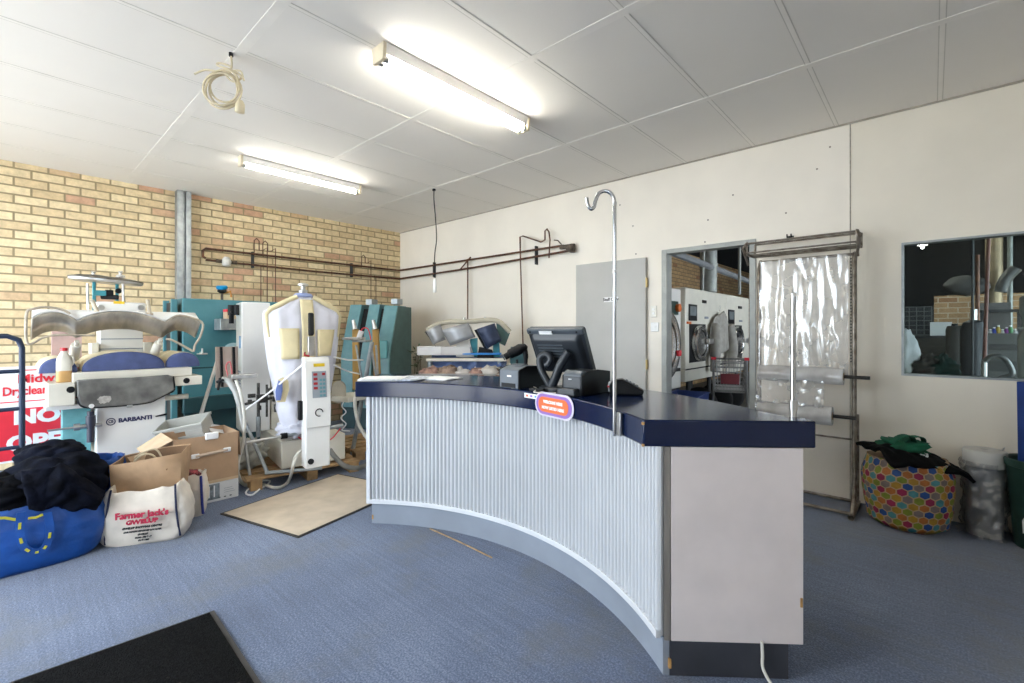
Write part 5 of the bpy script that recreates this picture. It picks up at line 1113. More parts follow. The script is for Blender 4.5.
b = B(M); b.loft([[Vector((q.x+.045+.012*j, q.y-.03+dy, q.z+dz)) for dy, dz in ((-.02,-.08),(.015,-.08),(.03,0),(.03,.07),(.0,.09),(-.025,.0))] for j in (0,1)]); b.build('cuff_cover', mat('blue_cuff_cloth', (.16,.22,.50), .8), fm)
q0 = aD(219,424,4.0); q1 = aD(302,364,3.98)
tag(B().tube([aD(241,413,4.02), aD(270,392,4.0), aD(306,362,3.86)], .008, 8).build('tie_cord', whitep, loc=aD(241,413,4.02)), 'white cord stretched diagonally in front of the shirt finishing machine', 'cord')
# left sleeve-press arm stand
st = thing('sleeve_press', 'grey bent arm carrying a strapped metal plate left of the finishing machine', 'sleeve press', aZ(243,486,0.0))
b = B(); P = [aD(x, y, 4.0) for x, y in ((222,379),(229,381),(236,392),(240,408),(243,428),(246,450),(250,476))]; b.tube(P, [.022,.026,.026,.02,.015,.013,.013], 10, smooth=0); b.build('casting', mat('cast_grey', (.45,.45,.43), .5, .2, var=.12), st)
b = B(); P = [aX(x, y, 1.98) for x, y in ((216,347),(238,346.5),(238,386),(216,388))]; b.prism(P, (-.02,0,0)); pl_ = b.build('plate', mat('pinkish_steel', (.52,.42,.36), .35, .6, var=.15, stretch=(1,1,.3)), st)
for x in (221.5, 234): B().prism([aX(x-1.1,347,2.0), aX(x+1.1,347,2.0), aX(x+2.2,387,2.0), aX(x,387,2.0)], (-.02,0,0)).build('strap', blackm, pl_)
B().box(aD(243,376,3.98),(.10,.2,.035), rz=.0).build('bracket', steel, st, bevel=.004)
B().tube([aD(228,376,3.96), aD(226,366,3.96), aD(230,362,3.95), aD(232,374,3.95)], .006, 6, smooth=4).build('red_lead', mat('pink_red_lead', (.6,.12,.12), .5), st)
B().cyl(aD(217,382,3.96), aD(223,380,3.96), .012).cyl(aD(218,390,3.96), aD(220,378,3.96), .01).build('tap', blackm, st)
b = B(); P = [aD(x, y, 3.98) for x, y in ((236,395),(238,425),(240,450),(247,484))]; 
hs_ = mat('pale_hose', (.60,.58,.52), .5, var=.08)
P = [aD(236,380,3.92), aD(241,395,3.9), aD(244.5,418,3.9), aD(243,443,3.9), aD(238.5,460,3.88), aD(238,474,3.85)] + [aZ(x, y, .02) for x, y in ((245,485),(262,484.5),(277,488),(288,482))] + [aD(293,467,3.85), aD(296,456,3.9), aD(303,449,3.95)]
tag(B().tube(P, .0135, 10, smooth=6).build('hose', hs_, loc=aZ(262,484.5,0)), 'thick pale hose looping along the floor below the finishing machine', 'hose')
P = [aZ(x, y, .008) for x, y in ((250,490),(262,488),(270,481),(258,482),(246,492),(252,495),(262,487))]
tag(B().tube(P, .007, 8, smooth=6).build('loose_cord', whitep, loc=P[0]), 'thin loose white cord lying on the carpet by the hose', 'cord')
c = aD(247, 458, 4.25); c.z = max(c.z,.23)
tag(B().blob(c, (.3,.3,.26), .15, 2.4, 8, 36, 20, fold=.25).build('cloth_bundle', mat('dusty_white_cloth', (.50,.49,.43), .85, var=.12, scale=12, bump=.2, bscale=30), loc=c, angle=180), 'dusty white cloth bundle between pallet and cardboard box', 'cloth')
# ================================================================== RIGHT SLEEVE UNIT
su = thing('sleeve_press_stand', 'steel legged sleeve press stand right of the white finishing machine', 'press stand', aZ(352,478,0.0))
D_ = 4.9
for a, b_ in (((372,342),(350,466)),((356,345),(366,405)),((376,345),(379,395)),((371,345),(383,420))): B().tube([aD(*a,D_), aD(*b_,D_)], .022 if a[0] == 372 else .012, 8).build('leg', galv, su)
B().box(aD(354,338.5,D_),(.16,.28,.025), rz=.75).build('top_plate', steel, su, bevel=.004); B().box(aD(362,341,D_+.02),(.14,.22,.02), rz=.75).build('top_plate', galv, su, bevel=.004)
B().box(aD(350,467,D_-.05),(.1,.12,.05), rz=.75).build('foot', galv, su, bevel=.004)
B().tube([aD(359,338,D_-.03), aD(362,329,D_-.03), aD(368,329,D_-.03), aD(371,340,D_-.03)], .006, 8, smooth=4).build('red_lead', signr, su)
B().cyl(aD(359,338,D_-.02), aD(361.5,331,D_-.02), .028).build('filter', whitep, su)
q = aD(339,391,4.75); b = B(Matrix.Translation(q) @ Matrix.Rotation(.84,4,'Z')); b.loft([[Vector((.075*math.cos(a)*(1 if math.sin(a)<0 else .9), y, .085*math.sin(a)+(.02 if math.sin(a)>0 else -.04))) for a in [2*PI*i/24 for i in range(24)]] for y in (-.02,.02)]); b.build('sleeve_pad', mat('beige_pad', (.50,.45,.36), .8, var=.1), su)
B().box(aD(350,397,4.85),(.30,.35,.05), rz=.3).build('side_table', ivory, su, bevel=.005)
for y0, y1 in (((334,357),(363,360)),((334,365),(360,374))):
    tag(B().tube([aD(*y0,4.3), aD((y0[0]+y1[0])/2,(y0[1]+y1[1])/2+1.5,4.6), aD(*y1,4.88)], .007, 8, smooth=5).build('tie_cord', whitep, loc=aD(*y0,4.3)), ('upper' if y0[1] < 360 else 'lower')+' white cord slung from the cloth form to the sleeve stand', 'cord')
P = [aD(x, y, 4.7) for x, y in ((346,398),(342,406),(346,412),(341,418),(346,424),(342,430),(350,431))]
tag(B().tube(P, .006, 8, smooth=5).build('spiral_lead', whitep, loc=P[0]), 'curly white lead dangling under the sleeve stand table', 'cable')
P = [aD(x, y, 4.35) for x, y in ((356,392),(355,405),(358,422),(364,434),(372,444))]
tag(B().tube(P, .017, 10, smooth=5).build('hose', hs_, loc=P[0]), 'pale hose curving down behind the left end of the counter', 'hose')
P = [aZ(330,455,.3), aZ(335,463,.12), aZ(345,468,.03), aZ(360,467,.03)]; P = [aD(330,450,4.25), aD(336,458,4.2), aD(345,466,4.2), aD(358,468,4.3), aD(368,464,4.5)]
tag(B().tube(P, .022, 10, smooth=5).build('hose', mat('grey_hose', (.20,.20,.19), .6), loc=P[2]), 'grey hose on the floor right of the control column', 'hose')
t = thing('wooden_pallet', 'second timber pallet under the steel sleeve stand', 'pallet', aZ(352,470,0.0), FR); M2 = fr(Vector((2.05,-1.93,0)), FR)
for k in range(5): B(M2).bx((.2-.17*k-.12,-.12,.085),(.2-.17*k,.9,.105)).build('slat', palw, t, bevel=.003)
for y in (-.1,.7): B(M2).bx((-.6,y,0),(.2,y+.1,.085)).build('bearer', palw, t, bevel=.003)
# ================================================================== TEAL FINNED MACHINE IN THE CORNER
fo3 = aD(375, 400, 6.45); fo3.z = 0; FZ = math.radians(27); Mf = fr(fo3, FZ)
t = thing('finned_machine', 'tall teal machine with three upright fins in the wall corner', 'machine', fo3, FZ)
tf = mat('fin_teal', (.15,.31,.34), .4, var=.08, col2=(.11,.26,.29)); yb, yf = .30, .02
for x0, x1, dz in ((-.42,-.235,0),(-.115,.055,0),(.125,.325,-.02)):
    B(Mf).prism([Vector((x0,yb,.30)), Vector((x0,yf-.20,.30)), Vector((x0,yf-.20,1.0)), Vector((x0,yf-.12,1.30)), Vector((x0,yf+.02,1.72+dz)), Vector((x0,yb,1.72+dz))], (x1-x0,0,0)).build('fin', tf, t, bevel=.008)
B(Mf).prism([Vector((.326,yb+.12,.30)), Vector((.326,yf-.19,.30)), Vector((.326,yf-.19,1.0)), Vector((.326,yf-.11,1.30)), Vector((.326,yf+.02,1.69)), Vector((.326,yb+.12,1.69))], (.012,0,0)).build('side_panel', green_d, t)
for x0, x1 in ((-.233,-.117),(.057,.123)): B(Mf).prism([Vector((x0,yb,.30)), Vector((x0,yf-.15,.30)), Vector((x0,yf-.15,1.0)), Vector((x0,yf-.06,1.30)), Vector((x0,yf+.07,1.66)), Vector((x0,yb,1.66))], (x1-x0,0,0)).build('painted_gap_shade', blackm, t)  # black filler between the fins, standing in for the shade of the gaps
B(Mf).bx((-.43,yf-.15,.0),(.33,yb,.30)).build('base', teal_d, t, bevel=.006)
B(Mf).bx((.14,yf-.215,.98),(.30,yf-.195,1.22)).build('side_pad', mat('mid_teal', (.10,.36,.38), .4), t, bevel=.01)
for x in (-.16, .24): B(Mf).bx((x-.05,.1,1.72),(x+.05,.25,1.80)).build('top_box', galv, t, bevel=.004)
amb = mat('amber_wood_pad', (.50,.29,.07), .6, var=.15, scale=12, stretch=(1,1,.2))
for px0, px1 in ((352,357.5),(372,379)):
    b = B(); b.prism([aD(px0,329,6.0), aD(px0+6,329,6.0), aD(px1+1.5,390,6.0), aD(px1-5,390,6.0)], FWD*.05); b.build('amber_pad', amb, t, bevel=.006)
    B().cyl(aD(px0+3,329,5.97), aD(px0+1,320,5.97), .03, .02).build('pad_mount', steel, t)
# ================================================================== SECOND PRESS BEHIND THE COUNTER
o2 = aD(470, 400, 5.35); o2.z = 0; rz3 = math.atan2(RIGHT.y, RIGHT.x)
p2 = thing('garment_press', 'open teal garment press with grey plates behind the counter', 'press', o2, rz3)
def q3(x, y, D_=5.35): return aD(x, y, D_)
def slab(pts, D_, th, m, name, bevel=.006, bend=0, lab=None):
    b = B(); b.prism([q3(x, y, D_) for x, y in pts], FWD*th); return b.build(name, m, p2, bevel=bevel, label=lab)
castc = mat('cream_casting', (.50,.46,.36), .5, var=.12)
b = B(); P = [q3(x, y, 5.4) for x, y in ((427,330),(444,322.5),(470,321.5),(496,320.5),(510,332))]; b.tube(P, .03, 10, smooth=4); b.build('head_casting', castc, p2)
gp_ = mat('grey_plate', (.42,.43,.45), .4, .5, var=.1); np_ = mat('navy_plate', (.035,.05,.10), .4, .3, var=.15)
def curved(a, b_, c_, d_, D_, m, name, bul=.06):
    A, Bq, Cq, Dq = [q3(*p, D_) for p in (a, b_, c_, d_)]
    B().grid(lambda u, v: A.lerp(Bq, u).lerp(Dq.lerp(Cq, u), v) - FWD*(bul*math.sin(u*PI)), 12, 4).build(name, m, p2, solid=.025)
curved((426,331),(440,324.5),(445,340),(434,344.5),5.35,gp_,'plate'); curved((442,330),(468,323),(475,337),(451,345.5),5.3,gp_,'plate'); curved((477,329),(494,323.5),(501,341),(487.5,348.5),5.3,np_,'plate',.05)
slab(((426,331),(434,344.5),(436,347),(424.5,332)), 5.33, .03, blackm, 'plate_edge'); slab(((474,330),(478,329),(489,348.5),(484.5,349)), 5.33, .03, blackm, 'plate_edge')
slab(((496,322),(510,333),(505,346),(499,343)), 5.4, .2, green_d, 'head_side')
slab(((470,339),(477,338),(477,356),(471,356)), 5.4, .12, tl, 'column'); slab(((493,341),(499,341),(500,357),(493,357)), 5.4, .12, tl, 'column')
slab(((456,344),(469,339),(474,357),(456,357)), 5.38, .10, white_p, 'splash_guard')
slab(((479,347),(492,350),(494,358),(477,358)), 5.36, .10, rubber, 'linkage_cover')
for x in (463, 484): B().cyl(q3(x,321,5.4), q3(x+1.5,317,5.4), .025, .015).build('knob', steel, p2)
b = B(); 
for a, c_ in (((430,360),(430,385)),((500,360),(500,385))): p_ = q3(*a); b_ = Vector((p_.x, p_.y, 0)); B().cyl(b_, p_, .03).build('leg', galv, p2)
B(fr(o2, rz3)).bx((-.50,-.05,1.0),(.42,.40,1.035)).build('table_top', ivory, p2, bevel=.005)
B(fr(o2, rz3)).bx((-.42,.05,.0),(.38,.38,.70)).build('base', teal_d, p2, bevel=.01)
# blue cloth draped on the table
MT = fr(o2, rz3)
def clo(u, v):
    x = -.46+.88*u; fr_ = max(0, .45-v)/.45; e = .10+.16*abs(math.sin(u*9.5+.6)); y = -.08+.40*v - .0
    return MT @ Vector((x, y-.03*math.sin(u*22)*fr_, 1.055+.012*noise.noise(Vector((u*6,v*4,1))) - fr_*e))
tag(B().grid(clo, 50, 20).build('blue_cloth', mat('blue_drape', (.13,.19,.38), .85, var=.15, scale=12), loc=MT @ Vector((0,.1,1.05)), solid=.008, angle=180), 'folded blue cloth draped over the far press table', 'cloth')
tag(B(MT).box((.12,.0,1.085),(.48,.14,.02), rz=-.05).build('blue_tray', mat('bright_blue_plastic', (.02,.22,.62), .4), loc=MT @ Vector((.12,0,1.08)), bevel=.005), 'bright blue flat tray lying on the blue cloth', 'tray')
c0 = MT @ Vector((-.47,.03,1.078)); t = thing('white_carton', 'long white carton lying on the far press table', 'box', MT @ Vector((-.3,.05,1.07)), rz3)
B(MT).bx((-.60,-.06,1.071),(-.33,.12,1.17)).build('end', MC['white_card'], t, bevel=.003); B(MT).bx((-.329,-.06,1.071),(.01,.12,1.165)).build('side', mat('grey_card', (.58,.57,.56), .6, var=.05), t, bevel=.003)
# basket of crumpled clothes below
bk = thing('wire_basket', 'wire basket filled with pinkish crumpled clothes under the blue cloth', 'basket', MT @ Vector((-.05,-.16,.70)), rz3)
b = B(MT)
for z in (.72,.80,.88): b.tube([(-.52,-.34,z),(.42,-.34,z),(.42,-.06,z),(-.52,-.06,z)], .005, 6, closed=True)
for k in range(17): b.tube([(-.52+.0587*k,-.34,.72),(-.52+.0587*k,-.34,.88)], .003, 5)
b.build('wires', steel, bk)
for k, (x, y) in enumerate(((-.48,-.3),(.38,-.3),(.38,-.1),(-.48,-.1))): B(MT).cyl((x,y,0),(x,y,.72),.012, seg=8).build('leg', steel, bk)
pk = [mat('pinkish_cloth', (.40,.24,.19), .85, var=.3, scale=14), mat('tan_cloth', (.34,.24,.18), .85, var=.3, scale=14), mat('offwhite_cloth', (.58,.54,.50), .85, var=.15, scale=14)]
for k, (x, m_, nm) in enumerate(((-.41,0,'leftmost pinkish'),(-.22,1,'tan'),(-.06,2,'small off white'),(.10,0,'middle pinkish'),(.23,2,'right off white'),(.36,1,'rightmost brown'))):
    c = MT @ Vector((x,-.2,.845+.02*math.sin(k*2))); tag(B().blob(c, (.25,.22,.20), .14, 1.8, 20+k, 32, 18, fold=.2, rz=rz3).build('crumpled_garment', pk[m_], loc=c, angle=180), nm+' crumpled garment in the wire basket', 'clothes', 'clothes in the wire basket')
# dark green box right of the press
q = q3(517, 355, 5.0); t = thing('green_machine_box', 'dark green steel box behind the barcode scanner', 'box', Vector((q.x,q.y,0)), rz3)
Mq = fr(Vector((q.x,q.y,0)), rz3); B(Mq).bx((-.07,0,.0),(.08,.25,1.17)).build('body', green_d, t, bevel=.008); B(Mq).bx((-.075,-.004,1.0),(.085,.0,1.12)).build('front_plate', teal_d, t)
# plant leaf tuft by the press
pq = q3(417, 372, 5.5); t = thing('potted_plant', 'small dark leafy plant left of the white carton by the wall', 'plant', Vector((pq.x,pq.y,0)))
b = B(); 
for k in range(26):
    r1 = random.Random(k); a = r1.uniform(0,2*PI); h_ = r1.uniform(.75,1.18); d_ = r1.uniform(.02,.09); base = Vector((pq.x+.6*d_*math.cos(a), pq.y+.6*d_*math.sin(a), h_)); tip = base+Vector((d_*math.cos(a), d_*math.sin(a), r1.uniform(-.02,.06))); s_ = Vector((-math.sin(a), math.cos(a), 0))*.025
    b._f([b._v(base), b._v(base.lerp(tip,.5)+s_+Z_*.01), b._v(tip), b._v(base.lerp(tip,.5)-s_+Z_*.01)])
b.build('foliage', mat('leaf_green', (.05,.09,.03), .6, var=.3), t, solid=.002); b = B()
for k in range(5): b.tube([(pq.x+.01*k-.02,pq.y,.25),(pq.x+.02*k-.04,pq.y+.01*k,.7),(pq.x+.03*k-.06,pq.y,1.05)], .005, 6)
b.build('stem', mat('stem_brown', (.06,.045,.02), .8), t); B().lathe([(.07,0),(.10,.25),(.105,.26),(.09,.26),(.085,.24),(.0,.24)], (pq.x,pq.y,0), seg=20, caps=False).build('pot', mat('clay_pot', (.20,.09,.05), .8), t)
# ================================================================== WORKSHOP BEHIND THE WHITE WALL
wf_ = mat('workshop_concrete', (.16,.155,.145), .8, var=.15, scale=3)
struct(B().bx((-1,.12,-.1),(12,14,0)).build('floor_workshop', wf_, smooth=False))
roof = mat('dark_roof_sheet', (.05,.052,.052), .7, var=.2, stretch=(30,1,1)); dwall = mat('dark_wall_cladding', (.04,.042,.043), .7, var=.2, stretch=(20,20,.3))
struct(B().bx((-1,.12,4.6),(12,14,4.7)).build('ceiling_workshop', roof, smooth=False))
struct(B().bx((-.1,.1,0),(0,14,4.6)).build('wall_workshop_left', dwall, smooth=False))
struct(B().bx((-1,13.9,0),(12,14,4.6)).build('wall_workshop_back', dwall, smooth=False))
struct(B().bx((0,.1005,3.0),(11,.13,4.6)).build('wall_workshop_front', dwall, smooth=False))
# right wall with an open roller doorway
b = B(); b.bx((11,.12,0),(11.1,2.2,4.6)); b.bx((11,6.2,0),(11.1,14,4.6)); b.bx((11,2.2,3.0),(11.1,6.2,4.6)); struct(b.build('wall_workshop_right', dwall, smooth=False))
portal((10.99,4.2,1.5), (0,-PI/2,0) if False else (0,PI/2,0), 3.0, 4.0)
struct(B().bx((11,-2,-.15),(18,12,-.05)).build('yard', MC['concrete_paving'], smooth=False))
for k, y in enumerate((3.0,5.6,8.4,11.0)):
    struct(B().bx((0,y-.06,4.2),(11,y+.06,4.58)).build('beam', darkmetal, smooth=False))
# brick partitions
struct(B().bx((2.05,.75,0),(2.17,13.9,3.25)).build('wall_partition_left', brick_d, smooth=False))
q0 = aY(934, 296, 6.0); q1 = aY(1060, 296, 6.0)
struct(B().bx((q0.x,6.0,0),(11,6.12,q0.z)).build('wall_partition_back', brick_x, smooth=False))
# dryers (front faces +X)
dry = mat('dryer_enamel', (.76,.735,.64), .35, var=.03, coat=.2); dglass = mat('porthole_glass', (.03,.033,.035), .08, var=.2); ring_m = mat('porthole_ring', (.55,.55,.54), .22, .9, var=.08)
pD = aD(685.5, 287, 5.9); DXF = pD.x
def fy_(x, y=330): return aX(x, y, DXF).y
dl = thing('tumble_dryer', 'large cream tumble dryer on the left seen through the workshop opening', 'tumble dryer', (DXF-.6, (fy_(685.5)+fy_(726.5))/2, 0))
def dryer(t, ya, yb, cx0, cx1, cy0, cy1, first):
    zt = pD.z; zb = aX(689,381.6,DXF).z; zl = aX(690,367,DXF).z
    B().bx((DXF-1.2,ya,zl-.03),(DXF,yb,zt)).build('body', dry, t, bevel=.015)
    B().bx((DXF-1.2,ya+.01,zb),(DXF-.01,yb-.01,zl-.03)).build('lower_panel', dry, t, bevel=.01)
    B().bx((DXF-.02,ya+.02,zl-.036),(DXF+.004,yb-.02,zl-.02)).build('dark_gap', blackm, t)
    for yy in (ya+.25*(yb-ya), ya+.75*(yb-ya)):
        B().lathe([(.05,-.06),(.22,-.06),(.25,-.04),(.25,.04),(.22,.06),(.05,.06)], (DXF-.25,yy,.26), axis=(0,1,0), seg=24).build('blower_housing', rubber, t); B().cyl((DXF-.9,yy,0),(DXF-.9,yy,zb),.05).cyl((DXF-.12,yy,0),(DXF-.12,yy,zb),.03).build('leg', darkmetal, t)
    y0, y1 = fy_(cx0), fy_(cx1); yc = (y0+y1)/2; zc = aX((cx0+cx1)/2, (cy0+cy1)/2, DXF).z; r = min((aX(cx0,cy0,DXF).z-aX(cx0,cy1,DXF).z)/2, .5)
    ry = (y1-y0)/2
    B().bx((DXF-.02,yc-ry*1.12,zc-r*1.08),(DXF+.004,yc+ry*1.12,zc+r*1.08)).build('door_recess', blackm, t)
    dr = B().lathe([(r*.72,.06),(r*.8,.075),(r*.97,.07),(r,.05),(r,.005)], (DXF,yc,zc), axis=(1,0,0), seg=40).build('door', ring_m, t)
    B().lathe([(.0,.03),(r*.4,.045),(r*.74,.065)], (DXF,yc,zc), axis=(1,0,0), seg=32, caps=False).build('glass', dglass, dr)
    B().box((DXF+.09,yc+r*.9,zc+.02),(.05,.16,.07)).build('handle', steel, dr, bevel=.006)
    return yc, zc, r
def boxpx(t, x0, y0, x1, y1, th, m, name): a = aX(x0, y0, DXF); b_ = aX(x1, y1, DXF); return B().bx((DXF-.005,a.y,b_.z),(DXF+th,b_.y,a.z)).build(name, m, t, bevel=.003)
scr = mat('dryer_screen', (.22,.25,.26), .25, var=.1)
dryer(dl, fy_(685.5), fy_(726.2), 690, 704.5, 325, 361, True)
s = boxpx(dl, 688.5,304,696.5,321,.01,blackm,'control_panel'); boxpx(dl, 689.5,306,695.5,316,.013,scr,'screen'); boxpx(dl, 702,300,706,303.5,.01,blackm,'badge'); boxpx(dl, 704.5,316.5,708,319,.008,plinth_m,'label'); boxpx(dl, 686.5,321.5,690,324,.02,mat('orange_button',(.7,.15,.02),.4),'stop_button'); boxpx(dl, 708,337,710,339.5,.02,blackm,'knob')
d2 = thing('tumble_dryer', 'second cream tumble dryer farther along the workshop row', 'tumble dryer', (DXF-.6, (fy_(726.5)+fy_(748))/2, 0))
dryer(d2, fy_(726.5), fy_(749), 729, 741, 326, 358, False)
boxpx(d2, 728,309.5,734,324,.01,blackm,'control_panel'); boxpx(d2, 729,311.5,733.3,320,.013,scr,'screen'); boxpx(d2, 738,306,741.5,309,.01,blackm,'badge'); boxpx(d2, 727.5,324.5,729.8,327,.02,MC['orange_button'],'stop_button'); boxpx(d2,739,320,742,322,.008,plinth_m,'label')
# jacket hung on the dryer front
a = aX(716, 312, DXF+.1); t = thing('hanging_shirt', 'pale grey shirt hanging against the cream dryer front', 'shirt', (DXF+.06,a.y,a.z))
sh_m = mat('pale_grey_cloth', (.42,.40,.36), .85, var=.12, scale=12)
z0 = aX(716,311,DXF).z; z1 = aX(716,352,DXF).z; yc = aX(717,330,DXF).y
def shf(u, v):
    w_ = .07+.36*min(1, v*2.2)**.7; y = yc+(u-.5)*2*w_ ; z = z0+(z1-z0)*v - (.05*abs(u-.5)*2 if v < .1 else 0) + .08*(u-.5)*v
    return Vector((DXF+.05+.045*math.cos((u-.5)*PI)+.03*noise.noise(Vector((u*7,v*2,1))), y, z))
B().grid(shf, 24, 24).build('body', sh_m, t, solid=.012, angle=180)
for s in (-1, 1):
    B().tube([Vector((DXF+.08,yc+s*.30,z0-.2)), Vector((DXF+.10,yc+s*.38,z0-.5)), Vector((DXF+.09,yc+s*.36,z0-.85))], [.07,.075,.06], 10, smooth=3).build('sleeve', sh_m, t)
B().tube([Vector((DXF+.04,yc,z0)), Vector((DXF+.05,yc,z0+.05)), Vector((DXF+.03,yc+.03,z0+.08))], .006, 6).build('hanger', steel, t)
# white washer first in the row, partly hidden by the frame of the opening
t = thing('washing_machine', 'white washing machine with a dark green control panel just inside the opening', 'washing machine', (DXF-.5,.75,0))
ya, yb = .14, fy_(681); zt = aX(672,288,DXF).z; zb = aX(672,381,DXF).z
B().bx((DXF-1.0,ya,zb-.1),(DXF,yb,zt)).build('body', white_p, t, bevel=.012); B().bx((DXF-.95,ya+.03,0),(DXF-.05,yb-.03,zb-.1)).build('plinth', darkmetal, t)
boxpx(t, 664,300,677.5,315,.012,mat('panel_dark_green', (.01,.05,.04), .4),'control_panel')
q = aX(676,308,DXF); B().cyl((DXF,q.y,q.z),(DXF+.05,q.y,q.z),.05).build('red_switch', MC['orange_button'], t)
q = aX(661,345,DXF); r = .42
dd = B().lathe([(r*.72,.06),(r*.8,.075),(r*.97,.07),(r,.05),(r,.005)], (DXF,q.y,q.z), axis=(1,0,0), seg=40).build('door', ring_m, t); B().lathe([(.0,.03),(r*.4,.045),(r*.74,.065)], (DXF,q.y,q.z), axis=(1,0,0), seg=32, caps=False).build('glass', dglass, dd)
q = aX(673,353,DXF); B().box((DXF+.06,q.y,q.z),(.06,.09,.07)).build('door_catch', signr, dd, bevel=.008)
boxpx(t, 670,369,679,371,.02,blackm,'lower_slot')
# shopping trolley
tq = aZ(727, 408, 0); tq = aD(730, 400, 5.5); TM = fr(Vector((tq.x,tq.y,0)), (math.atan2(RIGHT.y,RIGHT.x)-.42)); t = thing('shopping_trolley', 'wire shopping trolley with red handle ends in front of the dryers', 'trolley', (tq.x,tq.y,0), (math.atan2(RIGHT.y,RIGHT.x)-.42))
wire = mat('trolley_wire', (.25,.25,.25), .35, .8, var=.1); b = B(TM); W0, W1, Dp = .19, .16, .7
for k in range(7):
    z = .62+.06*k; w_ = W1+(W0-W1)*k/6; b.tube([(-w_,-.0,z),(w_,0,z),(w_,Dp,z),(-w_,Dp,z)], .005, 5, closed=True)
for k in range(11): u = -1+.2*k; b.tube([(W1*u,0,.62),(W0*u,0,.99)], .0035, 5); b.tube([(W1*u,Dp,.62),(W0*u,Dp,.99)], .0035, 5)
for k in range(12):
    for s in (-1,1): b.tube([(s*W1,Dp*k/11,.62),(s*W0,Dp*k/11,.99)], .0035, 5)
for k in range(9): b.tube([(-W1,Dp*k/8,.62),(W1,Dp*k/8,.62)], .0035, 5)
b.build('basket', wire, t)
for s in (-1,1): B(TM).tube([(s*.18,-.03,1.02),(s*.18,-.02,.60),(s*.2,.0,.14),(s*.2,.65,.14)], .012, 8).build('side_frame', wire, t)
B(TM).tube([(-.19,-.04,1.02),(.19,-.04,1.02)], .011, 8).build('handle', wire, t)
for s in (-1,1): B(TM).cyl((s*.15,-.04,1.02),(s*.205,-.04,1.02),.017).build('handle_end', signr, t)
B(TM).bx((-.10,-.015,.72),(.10,-.005,.84)).build('advert_panel', mat('dark_red_panel', (.18,.02,.03), .5), t)
B(TM).bx((-.17,.02,.63),(.17,.6,.645)).build('tray', wire, t)
for s in (-1,1):
    for y in (.03,.6): B(TM).cyl((s*.2-.012,y,.06),(s*.2+.012,y,.06),.06).build('wheel', rubber, t)
# blue tub at the foot of the opening
q = aY(672,390,.3); t = thing('blue_tub', 'blue plastic tub just visible above the counter in the opening', 'tub', (4.72,.32,.0)); Mt = fr((4.71,.38,-.03), .1)
B(Mt).loft([[(x*s, y*s2, z) for x, y in ((-1,-1),(1,-1),(1,1),(-1,1))] for z, s, s2 in ((0,.13,.2),(.695,.17,.24),(.715,.185,.255),(.715,.17,.24),(.03,.12,.19))]).build('body', bl, t, bevel=.01)
B(Mt).bx((-.12,-.18,.03),(.12,.18,.60)).build('contents', MC['dusty_white_cloth'], t)
# grey flue column and pipes above the dryers
fl_ = mat('flue_grey', (.30,.32,.30), .5, .3, var=.12)
q = aD(708.5, 280, 6.6); t = thing('flue_pipe', 'thick grey vertical flue rising behind the cream dryers', 'flue', (q.x,q.y,1.93)); B().cyl((q.x,q.y,1.9),(q.x,q.y,4.58),.115, seg=20).build('duct', fl_, t); B().cyl((q.x,q.y,2.25),(q.x,q.y,2.3),.125, seg=20).build('joint', fl_, t)
a = aD(676,254,5.6); b_ = aD(756,284,8.2); tag(B().tube([a+(a-b_)*.15, b_], .045, 8).build('steel_beam', mat('beam_grey', (.28,.30,.32), .5, .3), loc=a), 'grey steel pipe running diagonally above the dryers', 'pipe')
for x, D_, lab in ((739.5,7.0,'thin grey vertical conduit above the farther dryer'),(702,6.3,'slim pale pipe beside the thick grey flue')):
    q = aD(x, 290, D_); tag(B().tube([(q.x,q.y,1.9),(q.x+(.1 if x < 710 else 0),q.y,4.58)], .022, 8).build('conduit', fl_, loc=(q.x,q.y,1.9)), lab, 'conduit')
q = aD(678,282,6.0); t = thing('pipe_rack', 'small red and grey valve rack above the near dryer', 'rack', (q.x,q.y,1.95))
b = B()
for k in range(4): b.tube([(q.x-.2,q.y+.13*k-.2,1.93),(q.x-.2,q.y+.13*k-.2,2.36)], .012, 6)
for z in (2.05,2.2,2.34): b.tube([(q.x-.2,q.y-.22,z),(q.x-.2,q.y+.25,z)], .012, 6)
b.build('frame', galv, t); B().bx((q.x-.19,q.y-.2,2.2),(q.x-.16,q.y+.12,2.27)).build('red_plate', signr, t); B().cyl((q.x-.17,q.y-.05,1.95),(q.x-.17,q.y-.05,2.15),.04).build('red_valve', signr, t)
# ------------------------------------------------ things seen through the interior window
def W(x, y, Y): return aY(x, y, Y)
# bench and cupboard on the left
a = W(912,336,4.6); b_ = W(958,378,4.6); t = thing('work_bench', 'dark workshop bench with a tiled front seen through the window', 'bench', ((a.x+b_.x)/2,4.9,0))
tilef = mat('dark_tile_front', (.05,.042,.03), .5, var=.2)
B().bx((a.x,4.6,0),(b_.x,5.4,a.z-.03)).build('body', tilef, t); B().bx((a.x-.03,4.56,a.z-.03),(b_.x+.03,5.42,a.z)).build('top', darkmetal, t, bevel=.004)
for k in range(1,6): B().bx((a.x,4.594,a.z-.03-.12*k),(b_.x,4.6,a.z-.022-.12*k)).build('tile_joint', mat('tile_grout', (.09,.08,.06), .7), t)
bz = a.z
q = W(941,330,4.75); tag(B().box((q.x,4.75,bz+.105),(.24,.02,.2), rot=Euler((-.15,0,0))).build('notice', whitep, loc=(q.x,4.75,bz), bevel=.002), 'white notice sheet standing on the workshop bench', 'notice')
q = W(911,322,5.0); t = thing('wire_crate', 'dark wire crate on the far left of the workshop bench', 'crate', (q.x,5.0,bz)); b = B(); ca = Vector((q.x-.02,5.0,bz+.24))
